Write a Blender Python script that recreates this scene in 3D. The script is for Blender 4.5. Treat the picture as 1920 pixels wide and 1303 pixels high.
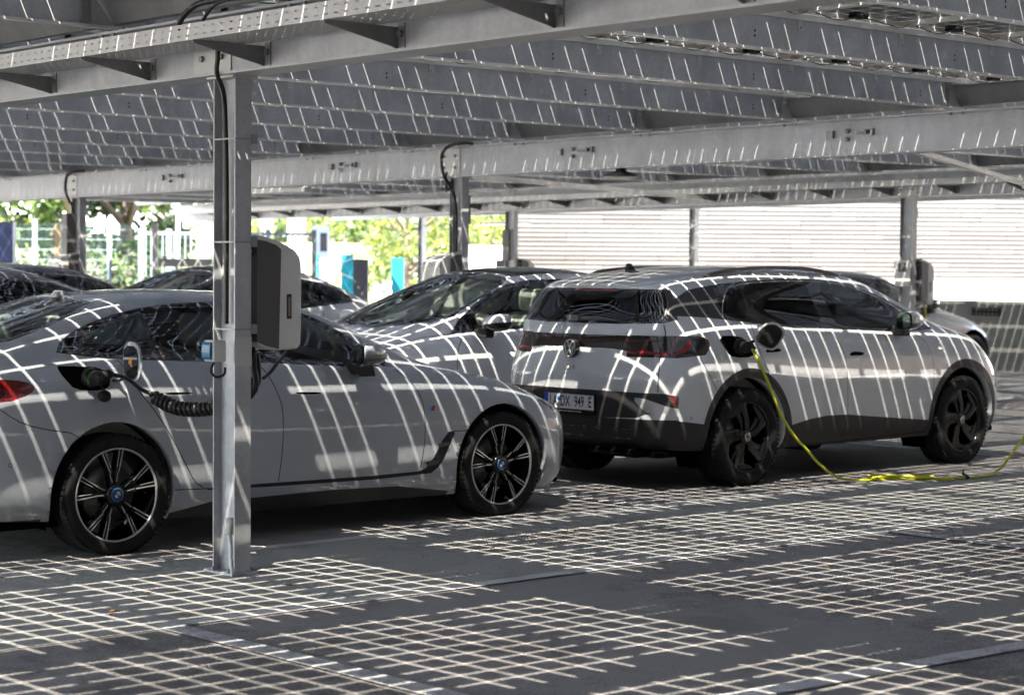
import bpy, bmesh, math, random
import numpy as np
from mathutils import Vector, Matrix
from math import sin, cos, pi, radians, sqrt
random.seed(7)
S = bpy.context.scene
COL = S.collection
for o in list(bpy.data.objects): bpy.data.objects.remove(o)

# ---------------------------------------------------------------- camera
yaw, pitch, roll, FPX = 0.8323, 0.0392, 0.0076, 3786.77
Fv = Vector((cos(yaw)*cos(pitch), sin(yaw)*cos(pitch), -sin(pitch)))
R0 = Vector((sin(yaw), -cos(yaw), 0)); U0 = R0.cross(Fv)
Rv = R0*cos(roll)+U0*sin(roll); Uv = -R0*sin(roll)+U0*cos(roll)
cam_d = bpy.data.cameras.new('camera'); cam = bpy.data.objects.new('camera', cam_d); COL.objects.link(cam)
cam.matrix_world = Matrix(((Rv.x,Uv.x,-Fv.x,0),(Rv.y,Uv.y,-Fv.y,0),(Rv.z,Uv.z,-Fv.z,1.6),(0,0,0,1)))
cam_d.sensor_width = 36; cam_d.lens = FPX/1920*36; cam_d.clip_start = 0.1; cam_d.clip_end = 3000
cam_d.dof.use_dof = True; cam_d.dof.focus_distance = 11.6; cam_d.dof.aperture_fstop = 3.2
S.camera = cam

# ---------------------------------------------------------------- light
SX, SY = 0.432, 0.315                       # horizontal travel of sunlight per metre of fall
w = bpy.data.worlds.new('World'); S.world = w; w.use_nodes = True
nt = w.node_tree; bg = nt.nodes['Background']
sky = nt.nodes.new('ShaderNodeTexSky'); sky.sky_type = 'NISHITA'; sky.sun_disc = False
sky.sun_elevation = math.atan(1/math.hypot(SX,SY)); sky.sun_rotation = math.atan2(-SX,-SY) % (2*pi)
sky.air_density = 1.0; sky.dust_density = 1.2; sky.ozone_density = 1.0
hs = nt.nodes.new('ShaderNodeHueSaturation'); hs.inputs['Saturation'].default_value = .5   # a hazy summer sky
nt.links.new(sky.outputs[0], hs.inputs['Color']); nt.links.new(hs.outputs[0], bg.inputs[0]); bg.inputs[1].default_value = 0.13
sd = bpy.data.lights.new('sun','SUN'); sd.energy = 4.2; sd.angle = radians(0.53); sd.color = (1.0,0.915,0.77)
so = bpy.data.objects.new('sun', sd); COL.objects.link(so)
so.rotation_euler = Vector((SX,SY,-1)).to_track_quat('-Z','Y').to_euler()
S.view_settings.view_transform = 'Standard'; S.view_settings.look = 'None'
S.view_settings.gamma = 1; S.view_settings.use_curve_mapping = False
S.view_settings.exposure = 4.0
S.cycles.max_bounces = 8; S.cycles.diffuse_bounces = 5; S.cycles.glossy_bounces = 4
S.cycles.transparent_max_bounces = 24; S.cycles.transmission_bounces = 6
S.cycles.caustics_reflective = False; S.cycles.caustics_refractive = False
S.cycles.sample_clamp_indirect = 6
S.cycles.use_adaptive_sampling = False
S.cycles.use_denoising = True
try:
    S.cycles.denoiser = 'OPENIMAGEDENOISE'; S.cycles.denoising_input_passes = 'RGB_ALBEDO_NORMAL'
except Exception: pass

# ---------------------------------------------------------------- materials
def new_mat(name):
    m = bpy.data.materials.new(name); m.use_nodes = True
    return m, m.node_tree, m.node_tree.nodes['Principled BSDF']
def setp(b, **k):
    names = dict(color='Base Color', rough='Roughness', metal='Metallic', spec='Specular IOR Level', coat='Coat Weight', coatr='Coat Roughness', trans='Transmission Weight', ior='IOR', alpha='Alpha')
    for a, v in k.items():
        if a == 'color': v = (*v, 1) if len(v) == 3 else v
        b.inputs[names[a]].default_value = v
def mat(name, color, rough=.5, metal=0., noise=0., scale=20., bump=0., bscale=None, **k):
    """plain principled surface, with a little mottling in colour and relief"""
    m, t, b = new_mat(name); setp(b, color=color, rough=rough, metal=metal, **k)
    if noise or bump:
        tc = t.nodes.new('ShaderNodeTexCoord'); n = t.nodes.new('ShaderNodeTexNoise')
        n.inputs['Scale'].default_value = scale; n.inputs['Detail'].default_value = 6; n.inputs['Roughness'].default_value = .6
        t.links.new(tc.outputs['Object'], n.inputs['Vector'])
        if noise:
            r = t.nodes.new('ShaderNodeValToRGB'); e = r.color_ramp.elements
            e[0].position = .3; e[1].position = .7
            e[0].color = (*[c*(1-noise) for c in color], 1); e[1].color = (*[min(1, c*(1+noise)) for c in color], 1)
            t.links.new(n.outputs[0], r.inputs[0]); t.links.new(r.outputs[0], b.inputs['Base Color'])
        if bump:
            n2 = t.nodes.new('ShaderNodeTexNoise'); n2.inputs['Scale'].default_value = bscale or scale*6; n2.inputs['Detail'].default_value = 4
            t.links.new(tc.outputs['Object'], n2.inputs['Vector'])
            bp = t.nodes.new('ShaderNodeBump'); bp.inputs['Strength'].default_value = bump; bp.inputs['Distance'].default_value = .01
            t.links.new(n2.outputs[0], bp.inputs['Height']); t.links.new(bp.outputs[0], b.inputs['Normal'])
    return m
def glass(name, tint, gloss=1.0, dirt=0.):
    m = bpy.data.materials.new(name); m.use_nodes = True; t = m.node_tree; t.nodes.clear()
    out = t.nodes.new('ShaderNodeOutputMaterial'); mix = t.nodes.new('ShaderNodeMixShader')
    tr = t.nodes.new('ShaderNodeBsdfTransparent'); tr.inputs[0].default_value = (*tint, 1)
    gl = t.nodes.new('ShaderNodeBsdfGlossy'); gl.inputs['Roughness'].default_value = .012; gl.inputs[0].default_value = (gloss,gloss,gloss,1)
    fr = t.nodes.new('ShaderNodeFresnel'); fr.inputs[0].default_value = 1.55
    t.links.new(fr.outputs[0], mix.inputs[0]); t.links.new(tr.outputs[0], mix.inputs[1]); t.links.new(gl.outputs[0], mix.inputs[2])
    last = mix
    if dirt:
        mx = t.nodes.new('ShaderNodeMixShader'); df = t.nodes.new('ShaderNodeBsdfDiffuse'); df.inputs[0].default_value = (.5,.5,.48,1)
        mx.inputs[0].default_value = dirt
        t.links.new(mix.outputs[0], mx.inputs[1]); t.links.new(df.outputs[0], mx.inputs[2]); last = mx
    t.links.new(last.outputs[0], out.inputs[0])
    return m
def paint(name, color, metal=.0, rough=.35, dust=.05, coat=1.0):
    m, t, b = new_mat(name); setp(b, color=color, rough=rough, metal=metal, coat=coat, coatr=.02, spec=.4); b.inputs['Coat IOR'].default_value = 1.65
    tc = t.nodes.new('ShaderNodeTexCoord'); n = t.nodes.new('ShaderNodeTexNoise'); n.inputs['Scale'].default_value = 2.2; n.inputs['Detail'].default_value = 8
    t.links.new(tc.outputs['Object'], n.inputs['Vector'])
    r = t.nodes.new('ShaderNodeValToRGB'); e = r.color_ramp.elements; e[0].position = .35; e[1].position = .75
    e[0].color = (*color, 1); e[1].color = (*[min(1, c*(1+dust)+dust*.06) for c in color], 1)
    t.links.new(n.outputs[0], r.inputs[0]); t.links.new(r.outputs[0], b.inputs['Base Color'])
    n3 = t.nodes.new('ShaderNodeTexNoise'); n3.inputs['Scale'].default_value = 9; t.links.new(tc.outputs['Object'], n3.inputs['Vector'])
    mr = t.nodes.new('ShaderNodeMapRange'); mr.inputs[3].default_value = .015; mr.inputs[4].default_value = .07
    t.links.new(n3.outputs[0], mr.inputs[0]); t.links.new(mr.outputs[0], b.inputs['Coat Roughness'])
    return m

def galv(name, base, var=.27, rough=.48, metal=.35, streak=1.0):
    """hot-dip galvanised steel: blotchy grey with vertical run marks"""
    m, t, b = new_mat(name); setp(b, color=base, rough=rough, metal=metal)
    tc = t.nodes.new('ShaderNodeTexCoord')
    vo = t.nodes.new('ShaderNodeTexVoronoi'); vo.inputs['Scale'].default_value = 38; t.links.new(tc.outputs['Object'], vo.inputs['Vector'])
    mp = t.nodes.new('ShaderNodeMapping'); mp.inputs['Scale'].default_value = (14, 14, .9); t.links.new(tc.outputs['Object'], mp.inputs[0])
    n = t.nodes.new('ShaderNodeTexNoise'); n.inputs['Scale'].default_value = 1.0; n.inputs['Detail'].default_value = 5; t.links.new(mp.outputs[0], n.inputs['Vector'])
    n2 = t.nodes.new('ShaderNodeTexNoise'); n2.inputs['Scale'].default_value = 3.0; n2.inputs['Detail'].default_value = 7; t.links.new(tc.outputs['Object'], n2.inputs['Vector'])
    a = t.nodes.new('ShaderNodeMath'); a.operation = 'MULTIPLY_ADD'; a.inputs[1].default_value = .30*streak
    t.links.new(n.outputs[0], a.inputs[0]); t.links.new(n2.outputs[0], a.inputs[2])
    a2 = t.nodes.new('ShaderNodeMath'); a2.operation = 'MULTIPLY_ADD'; a2.inputs[1].default_value = .16
    t.links.new(vo.outputs['Distance'], a2.inputs[0]); t.links.new(a.outputs[0], a2.inputs[2])
    r = t.nodes.new('ShaderNodeValToRGB'); e = r.color_ramp.elements; e[0].position = .40; e[1].position = .95
    e[0].color = (*[c*(1-var) for c in base], 1); e[1].color = (*[c*(1+var) for c in base], 1)
    t.links.new(a2.outputs[0], r.inputs[0]); t.links.new(r.outputs[0], b.inputs['Base Color'])
    mr = t.nodes.new('ShaderNodeMapRange'); mr.inputs[3].default_value = rough-.12; mr.inputs[4].default_value = rough+.16
    t.links.new(n2.outputs[0], mr.inputs[0]); t.links.new(mr.outputs[0], b.inputs['Roughness'])
    return m

M = {}
M['steel'] = galv('galvanised_steel', (.31,.32,.338))
M['steel_light'] = galv('galvanised_sheet', (.40,.40,.395), .12)
M['steel_dark'] = galv('weathered_steel', (.20,.204,.21))
M['sheet'] = galv('rail_and_lit_flange_metal', (.60,.59,.565), .1, rough=.36, metal=.5)
M['bolt'] = mat('zinc_bolt', (.22,.22,.22), .45, .6)
M['cell'] = mat('solar_cell', (.012,.012,.022), .25, noise=.3, scale=3)
M['alu'] = mat('aluminium_frame', (.60,.575,.53), .42, .5)
M['black'] = mat('black_rubber', (.008,.008,.009), .6, spec=.2)
M['cable'] = mat('black_cable', (.010,.010,.011), .42, spec=.35)
M['yellow'] = mat('yellow_cable', (.40,.40,.006), .42, noise=.1, scale=30)
M['plastic_dark'] = mat('dark_grey_plastic', (.062,.059,.064), .5, bump=.1, scale=200)
M['plastic_grey'] = mat('light_grey_plastic', (.56,.56,.54), .42)
M['white_pl'] = mat('white_plastic', (.50,.50,.49), .4)
M['blue_pl'] = mat('blue_plastic', (.008,.10,.20), .35)

# ---------------------------------------------------------------- helpers
class MB:
    """collects faces, builds ONE mesh object"""
    def __init__(s): s.v = []; s.f = []; s.mi = []; s.sm = []
    def add(s, vs, fs, mi=0, smooth=False):
        b = len(s.v); s.v += [tuple(v) for v in vs]
        for f in fs: s.f.append(tuple(b+i for i in f)); s.mi.append(mi); s.sm.append(smooth)
        return s
    def box(s, x0, x1, y0, y1, z0, z1, mi=0, fn=None):
        vs = [(x, y, z) for z in (z0, z1) for y in (y0, y1) for x in (x0, x1)]
        if fn: vs = [fn(*v) for v in vs]
        return s.add(vs, [(0,2,3,1),(4,5,7,6),(0,1,5,4),(2,6,7,3),(0,4,6,2),(1,3,7,5)], mi)
    def obox(s, c, ax, ay, az, mi=0):
        c = Vector(c); ax, ay, az = Vector(ax), Vector(ay), Vector(az)
        vs = [c+ax*i+ay*j+az*k for k in (-.5,.5) for j in (-.5,.5) for i in (-.5,.5)]
        return s.add(vs, [(0,2,3,1),(4,5,7,6),(0,1,5,4),(2,6,7,3),(0,4,6,2),(1,3,7,5)], mi)
    def prism(s, poly, a0, a1, axis='y', mi=0, smooth=False, fn=None):
        """poly: 2-D outline; extruded from a0 to a1 along axis ('y': poly is (x,z); 'x': (y,z); 'z': (x,y))"""
        def P(p, a):
            q = (p[0], a, p[1]) if axis == 'y' else ((a, p[0], p[1]) if axis == 'x' else (p[0], p[1], a))
            return fn(*q) if fn else q
        n = len(poly)
        s.add([P(p, a0) for p in poly]+[P(p, a1) for p in poly], [(i, (i+1) % n, (i+1) % n+n, i+n) for i in range(n)], mi, smooth)
        s.add([P(p, a0) for p in poly], [tuple(range(n-1, -1, -1))], mi); s.add([P(p, a1) for p in poly], [tuple(range(n))], mi)
        return s
    def tube(s, pts, r, n=8, mi=0, cap=True, smooth=True):
        pts = [Vector(p) for p in pts]; m = len(pts); rs = r if isinstance(r, (list, tuple)) else [r]*m
        up = None; rings = []
        for i, p in enumerate(pts):
            t = (pts[min(i+1, m-1)]-pts[max(i-1, 0)]).normalized()
            if up is None: up = t.orthogonal().normalized()
            up = (up-t*up.dot(t)); up = up.normalized() if up.length > 1e-6 else t.orthogonal().normalized()
            b = t.cross(up)
            rings.append([p+(up*cos(2*pi*k/n)+b*sin(2*pi*k/n))*rs[i] for k in range(n)])
        vs = [v for rg in rings for v in rg]
        fs = [(i*n+k, i*n+(k+1) % n, (i+1)*n+(k+1) % n, (i+1)*n+k) for i in range(m-1) for k in range(n)]
        s.add(vs, fs, mi, smooth)
        if cap: s.add(rings[0], [tuple(range(n-1, -1, -1))], mi); s.add(rings[-1], [tuple(range(n))], mi)
        return s
    def lathe(s, prof, n=48, axis='y', c=(0,0,0), mi=0, smooth=True, a0=0., a1=2*pi):
        """prof: (radius, height along axis)"""
        full = abs(a1-a0-2*pi) < 1e-6; m = n if full else n+1; vs = []
        for k in range(m):
            a = a0+(a1-a0)*k/n
            for r, h in prof:
                q = (r*cos(a), h, r*sin(a)) if axis == 'y' else ((h, r*cos(a), r*sin(a)) if axis == 'x' else (r*cos(a), r*sin(a), h))
                vs.append((c[0]+q[0], c[1]+q[1], c[2]+q[2]))
        P = len(prof); fs = []
        for k in range(n):
            k2 = (k+1) % m
            for i in range(P-1): fs.append((k*P+i, k*P+i+1, k2*P+i+1, k2*P+i))
        return s.add(vs, fs, mi, smooth)
    def build(s, name, mats, parent=None, loc=None, fix=True, bevel=0):
        me = bpy.data.meshes.new(name); me.from_pydata(s.v, [], s.f)
        for m in (mats if isinstance(mats, (list, tuple)) else [mats]): me.materials.append(m)
        me.polygons.foreach_set('material_index', s.mi); me.polygons.foreach_set('use_smooth', s.sm); me.update()
        if fix:
            bm = bmesh.new(); bm.from_mesh(me); bmesh.ops.recalc_face_normals(bm, faces=bm.faces)
            if bevel:
                bmesh.ops.remove_doubles(bm, verts=bm.verts, dist=1e-5)
                es = [e for e in bm.edges if len(e.link_faces) == 2 and e.calc_face_angle(0) > .5]
                bmesh.ops.bevel(bm, geom=es, offset=bevel, segments=2, affect='EDGES', profile=.5, clamp_overlap=True)
            bm.to_mesh(me); bm.free()
        o = bpy.data.objects.new(name, me); COL.objects.link(o)
        if parent: o.parent = parent
        if loc: o.location = loc
        return o
def tag(o, label=None, cat=None, group=None, kind=None):
    if label: o['label'] = label
    if cat: o['category'] = cat
    if group: o['group'] = group
    if kind: o['kind'] = kind
    return o
def empty(name, loc=(0,0,0), rz=0., label=None, cat=None, group=None):
    o = bpy.data.objects.new(name, None); COL.objects.link(o); o.location = loc; o.rotation_euler = (0,0,rz); o.empty_display_size = .1
    return tag(o, label, cat, group)
def copy_tree(o, parent=None):
    c = o.copy(); COL.objects.link(c); c.parent = parent
    for ch in list(o.children): copy_tree(ch, c)
    return c
def text_mesh(s, size, depth=.001, bold=0.):
    cu = bpy.data.curves.new('t', 'FONT'); cu.body = s; cu.size = size; cu.extrude = depth; cu.offset = bold; cu.align_x = 'CENTER'; cu.align_y = 'CENTER'
    ob = bpy.data.objects.new('t', cu); COL.objects.link(ob); bpy.context.view_layer.update()
    me = bpy.data.meshes.new_from_object(ob.evaluated_get(bpy.context.evaluated_depsgraph_get()))
    bpy.data.objects.remove(ob); return me
def text_obj(s, size, m, parent, origin, ex, ey, name, depth=.001, bold=0., xs=1.):
    """flat lettering: ex = reading direction, ey = up, in the parent's coordinates"""
    me = text_mesh(s, size, depth, bold); me.materials.clear(); me.materials.append(m)
    ex, ey = Vector(ex).normalized(), Vector(ey).normalized(); ez = ex.cross(ey)
    me.transform(Matrix(((ex.x*xs,ey.x,ez.x,origin[0]),(ex.y*xs,ey.y,ez.y,origin[1]),(ex.z*xs,ey.z,ez.z,origin[2]),(0,0,0,1))))
    me.name = name; o = bpy.data.objects.new(name, me); COL.objects.link(o); o.parent = parent; return o
def spline(P, n=8, closed=False):
    """Catmull-Rom through points (any dimension)"""
    P = [Vector(p) for p in P]; N = len(P); out = []
    for i in range(N if closed else N-1):
        if closed: a, b, c, d = P[(i-1) % N], P[i], P[(i+1) % N], P[(i+2) % N]
        else: a, b, c, d = P[max(i-1,0)], P[i], P[i+1], P[min(i+2,N-1)]
        for k in range(n):
            t = k/n; out.append(.5*((2*b)+(c-a)*t+(2*a-5*b+4*c-d)*t*t+(3*b-a-3*c+d)*t**3))
    if not closed: out.append(P[-1])
    return out
def disp(x, y): return -.0068*(y-8.8)+.003*(x-5.96)      # the roof falls a little towards the back
def onroof(x, y, z): return (x, y, z+disp(x, y))
# ================================================================ ground and markings
def ground_mat(name, base, var=.16, warm=0., grain=1.):
    m, t, b = new_mat(name); setp(b, rough=.86, spec=.3)
    tc = t.nodes.new('ShaderNodeTexCoord')
    n1 = t.nodes.new('ShaderNodeTexNoise'); n1.inputs['Scale'].default_value = .55; n1.inputs['Detail'].default_value = 8; n1.inputs['Roughness'].default_value = .65
    n2 = t.nodes.new('ShaderNodeTexNoise'); n2.inputs['Scale'].default_value = 60; n2.inputs['Detail'].default_value = 4
    n3 = t.nodes.new('ShaderNodeTexNoise'); n3.inputs['Scale'].default_value = 7; n3.inputs['Detail'].default_value = 8; n3.inputs['Roughness'].default_value = .7
    for n in (n1, n2, n3): t.links.new(tc.outputs['Object'], n.inputs['Vector'])
    a = t.nodes.new('ShaderNodeMath'); a.operation = 'MULTIPLY_ADD'; a.inputs[1].default_value = .55*grain; t.links.new(n2.outputs[0], a.inputs[0]); t.links.new(n1.outputs[0], a.inputs[2])
    a3 = t.nodes.new('ShaderNodeMath'); a3.operation = 'MULTIPLY_ADD'; a3.inputs[1].default_value = .5; t.links.new(n3.outputs[0], a3.inputs[0]); t.links.new(a.outputs[0], a3.inputs[2])
    r = t.nodes.new('ShaderNodeValToRGB'); e = r.color_ramp.elements; e[0].position = .88; e[1].position = 1.18
    e[0].color = (*[c*(1-var) for c in base], 1); e[1].color = (base[0]*(1+var+warm), base[1]*(1+var), base[2]*(1+var-warm), 1)
    t.links.new(a3.outputs[0], r.inputs[0])
    n4 = t.nodes.new('ShaderNodeTexNoise'); n4.inputs['Scale'].default_value = 1.7; n4.inputs['Detail'].default_value = 7; n4.inputs['Distortion'].default_value = .6; t.links.new(tc.outputs['Object'], n4.inputs['Vector'])
    r4 = t.nodes.new('ShaderNodeValToRGB'); q = r4.color_ramp.elements; q[0].position = .56; q[1].position = .66; q[0].color = (1,1,1,1); q[1].color = (.78,.77,.76,1)
    n5 = t.nodes.new('ShaderNodeTexVoronoi'); n5.inputs['Scale'].default_value = 26; t.links.new(tc.outputs['Object'], n5.inputs['Vector'])
    r5 = t.nodes.new('ShaderNodeValToRGB'); q = r5.color_ramp.elements; q[0].position = .05; q[1].position = .10; q[0].color = (.72,.70,.68,1); q[1].color = (1,1,1,1)
    m1 = t.nodes.new('ShaderNodeMix'); m1.data_type = 'RGBA'; m1.blend_type = 'MULTIPLY'; m1.inputs[0].default_value = 1
    m2 = t.nodes.new('ShaderNodeMix'); m2.data_type = 'RGBA'; m2.blend_type = 'MULTIPLY'; m2.inputs[0].default_value = .8
    t.links.new(n4.outputs[0], r4.inputs[0]); t.links.new(n5.outputs['Distance'], r5.inputs[0]); t.links.new(r.outputs[0], m1.inputs[6]); t.links.new(r4.outputs[0], m1.inputs[7]); t.links.new(m1.outputs[2], m2.inputs[6]); t.links.new(r5.outputs[0], m2.inputs[7])
    t.links.new(m2.outputs[2], b.inputs['Base Color'])
    bp = t.nodes.new('ShaderNodeBump'); bp.inputs['Strength'].default_value = .35; bp.inputs['Distance'].default_value = .004
    t.links.new(n2.outputs[0], bp.inputs['Height']); t.links.new(bp.outputs[0], b.inputs['Normal'])
    return m
M['asphalt'] = ground_mat('asphalt', (.150,.145,.145), .34)
M['strip'] = ground_mat('coated_paving', (.212,.212,.206), .26)
M['line'] = ground_mat('worn_white_paint', (.32,.32,.33), .3)
M['outer'] = ground_mat('sunlit_concrete', (.34,.33,.31), .15)
M['lawn'] = mat('lawn', (.10,.14,.035), .9, noise=.4, scale=.8, bump=.3, bscale=12)

def flat(name, pts, z, m):
    o = MB().add([(x, y, z) for x, y in pts], [tuple(range(len(pts)))]).build(name, m); tag(o, kind='structure'); return o
flat('ground', [(-300,-300),(400,-300),(400,400),(-300,400)], -.004, M['outer'])
flat('asphalt', [(-60,-60),(60,-60),(60,-8),(33.5,-8),(33.5,13.5),(24,22.5),(24,38),(-8,38),(-60,30)], 0, M['asphalt'])
for y0 in (7.56, 14.55, 22.1):
    flat('paving_strip', [(-8,y0),(24 if y0 > 20 else 27,y0),(24 if y0 > 20 else 27,y0+1.78),(-8,y0+1.78)], .004, M['strip'])
def line(p, q, wd, z=.008):
    p, q = Vector(p), Vector(q); d = (q-p).normalized(); n = Vector((-d.y, d.x))*wd/2
    k = int((q-p).length/.25)+1; rnd = random.Random(int(p.x*37+q.y*11))
    A = []; B = []
    for i in range(k+1):
        c = p+(q-p)*i/k; A.append(c+n*(1+rnd.uniform(-.09,.09))); B.append(c-n*(1+rnd.uniform(-.09,.09)))
    flat('parking_line', [(v.x, v.y) for v in A+B[::-1]], z, M['line'])
line((4.82,7.61),(26.5,7.61),.10); line((-6,9.38),(26.5,9.38),.10); line((-6,14.6),(26.5,14.6),.10); line((-6,16.4),(26.5,16.4),.10)
for x in (4.87,10.05,15.2,20.4): line((x,7.558),(x,2.6),.12)
for x in (-.5,4.6,9.80,14.9,20.1): line((x,9.44),(x,14.54),.10)
line((5.0,5.02),(10.9,4.66),.12)

# ================================================================ roof: columns, beams, purlins, modules
BX = [-1.97, 5.96, 13.89, 21.82, 26.1, 30.4]
Y0R, Y1R = -10., 35.2
def z_at(x, y, z): return z+disp(x, y)
def i_beam(x, y0, y1, zb, h=.32, wd=.20, name='roof_beam', **kw):
    fn = onroof; b = MB()
    b.box(x-wd/2, x+wd/2, y0, y1, zb, zb+.014, fn=fn); b.box(x-wd/2, x+wd/2, y0, y1, zb+h-.014, zb+h, fn=fn)
    b.box(x-.005, x+.005, y0, y1, zb+.0145, zb+h-.0145, fn=fn)
    return b.build(name, M['steel'])
lab = ['behind the camera', 'nearest the camera, carrying the bracketed cable tray, on the near column',
       'crossing the middle of the picture on two columns', 'in the distance with cable tray and brackets', 'thin edge beam in front of the slatted wall']
beams = []
for i, x in enumerate(BX[:5]):
    root = empty('roof_beam', (0,0,0), 0, 'long galvanised steel roof beam '+lab[i], 'beam', 'steel roof beams')
    y1, zb, h, wd = [(Y1R,2.575,.32,.2)]*3 and ((34.4,2.70,.22,.14) if i == 4 else (33.6,2.575,.32,.2) if i == 3 else (Y1R,2.575,.32,.2))
    b = MB(); fn = onroof
    b.box(x-wd/2, x+wd/2, Y0R, y1, zb, zb+.014, fn=fn); b.box(x-.065, x+.065, Y0R, y1, zb+h-.014, zb+h, fn=fn)
    b.box(x-.005, x+.005, Y0R, y1, zb+.0145, zb+h-.0145, fn=fn)
    if i in (1, 2, 3):
        for k in range(-4, 14):
            for dy in (-.06, .06): b.lathe([(0,-.0),(.014,-.0),(.014,-.02),(0,-.02)], 6, 'z', onroof(x-.07, 9.81+1.763*k+dy, 2.8805), mi=1, smooth=False)
        for yc in (8.7,16.08,23.9,31.6):
            for dy in (.08,.26):
                for z in (2.68,2.80): b.lathe([(0,0),(.018,0),(.018,-.016),(0,-.016)], 6, 'x', onroof(x-.012, yc+dy, z), mi=1, smooth=False)
            b.box(x-.012, x-.0055, yc, yc+.34, 2.595, 2.875, mi=2, fn=onroof)
    b.build('web_and_flanges', [M['steel'], M['bolt'], M['steel_light']], root)
    beams.append(root)
# clamps on the mid beam web
for yc in (10.95, 14.35, 18.1, 21.6):
    x = 13.885; clp = MB()
    clp.box(x-.03, x-.001, yc+.17, yc+.24, 2.735, 2.80, fn=onroof); clp.box(x-.03, x-.001, yc-.26, yc-.17, 2.745, 2.80, fn=onroof)
    clp.box(x-.036, x-.0305, yc-.235, yc-.195, 2.755, 2.79, 1, fn=onroof); clp.tube([onroof(x-.02, yc-.17, 2.77), onroof(x-.02, yc-.07, 2.77)], .012)
    for z in (2.72, 2.79): clp.lathe([(0,0),(.02,0),(.02,-.03),(0,-.03)], 8, 'x', onroof(x, yc+.02, z))
    clp.build('web_clamp', [M['bolt'], M['black']], beams[2])

def column(x, y, label, top=None, sz=.10, dz=.20, group='steel roof columns'):
    h = z_at(x, y, 2.575) if top is None else top
    root = empty('roof_column', (x, y, 0), 0, label, 'column', group)
    b = MB(); a = sz/2; q = dz/2
    b.box(-a, a, -q, -q+.009, 0, h-.012); b.box(-a, a, q-.009, q, 0, h-.012); b.box(-.0035, .0035, -q+.0092, q-.0092, 0, h-.012)
    b.build('shaft', M['steel'], root)
    MB().box(-a-.03, a+.03, -q-.02, q+.02, h-.0118, h-.0002).build('cap_plate', M['steel_light'], root)
    p = MB().box(-a-.035, a+.035, -q-.03, q+.03, .0045, .016)
    for i in (-1,1):
        for j in (-1,1): p.lathe([(0,.034),(.009,.034),(.009,.026),(.014,.026),(.014,.0162)], 6, 'z', (i*(a+.02), j*(q-.03), 0), mi=1, smooth=False)
    p.build('base_plate', [M['steel'], M['bolt']], root)
    return root, h
c_near, hn = column(5.987, 8.74, 'nearest galvanised steel column, beside the grey fastback car, with a wall charger on it')
c_mid, hm = column(13.89, 16.10, 'second galvanised column, behind the silver car with cables running down it')
c_left, hl = column(13.89, 23.86, 'far left galvanised column behind the dark cars with black cables')
c_r, hr = column(21.82, 16.22, 'far right galvanised column carrying the parking sign and a charger')
c_b, hb = column(21.82, 24.0, 'distant galvanised column at the left end of the slatted wall')
c_e1, _ = column(26.05, 23.93, 'thin distant column in front of the slatted wall', z_at(26,23.9,2.70), .10, .14)
c_e2, _ = column(26.15, 31.45, 'thin distant column in front of the sunlit tree', z_at(26,31.5,2.70), .10, .14)

# purlins: deep cold-formed C sections, one object per bay and line
YP = [9.81+1.763*k for k in range(-11, 15)]
clip_me = MB().box(-.02, .025, -.0095, -.0055, -.062, .008).lathe([(0,0),(.009,0),(.009,-.008),(0,-.008)], 8, 'y', (.003,-.0097,-.044)).build('clip', M['steel_light'])
cleat_me = MB().box(0, .05, -.012, -.0024, .03, .20).build('end_cleat', M['steel_dark'])
def inst(o, loc, parent):
    c = o.copy(); COL.objects.link(c); c.location = loc; c.parent = parent; return c
def purlin(y, x0, x1, label, group, detail):
    root = empty('purlin', (0,0,0), 0, label, 'purlin', group)
    b = MB(); zb, zt, t = 2.905, 3.115, .004
    cut = .19
    web = [(x0+.02, zb), (x1-.02, zb), (x1-.02, zb+.02), (x1-cut, zt), (x0+cut, zt), (x0+.02, zb+.02)]
    b.prism(web, y-.002, y+.002, 'y', fn=onroof)
    b.box(x0+.02, x1-.02, y-.045, y-.0022, zb, zb+.004, mi=2, fn=onroof)              # bottom flange, towards the camera; light it catches put into brighter metal
    b.box(x0+.02, x1-.02, y-.045, y-.041, zb+.0042, zb+.016, mi=2, fn=onroof)
    b.box(x0, x1-.001, y+.0022, y+.112, zt-.004, zt, fn=onroof)
    b.box(x0+.1, x1-.1, y+.108, y+.112, zt-.03, zt-.0042, fn=onroof)
    b.box(x0+.005, x1-.005, y-.012, y+.085, zt+.002, zt+.040, mi=2, fn=onroof)                # module rail
    if detail:
        for k in range(math.ceil((x0+.1-9.696)/1.013), int((x1-.1-9.696)/1.013)+1):
            x = 9.696+1.013*k
            inst(clip_me, onroof(x, y+.0035, zt), root)
            if k % 2 == 0:
                for z in (zb+.085, zb+.115): b.lathe([(0,0),(.0085,0)], 10, 'y', onroof(x-.42, y-.0028, z), mi=1)
        for xe in (x0+cut-.01, x1-cut-.05): inst(cleat_me, onroof(xe, y, zb), root)
    b.build('c_section', [M['steel'], M['black'], M['sheet']], root)
    return root
bays = ['nearest bay at the top left', 'bay between the near and the middle beam', 'bay just beyond the middle beam', 'farthest bay by the slatted facade', 'outer overhang past the edge beam']
for bi in range(5):
    for k, y in enumerate(YP):
        if y > 33 or (bi == 4 and y > 24): continue
        purlin(y, BX[bi], BX[bi+1], 'galvanised sheet steel purlin in the '+bays[bi], 'purlins in the '+bays[bi], bi < 2)
bpy.data.objects.remove(clip_me); bpy.data.objects.remove(cleat_me)
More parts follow.
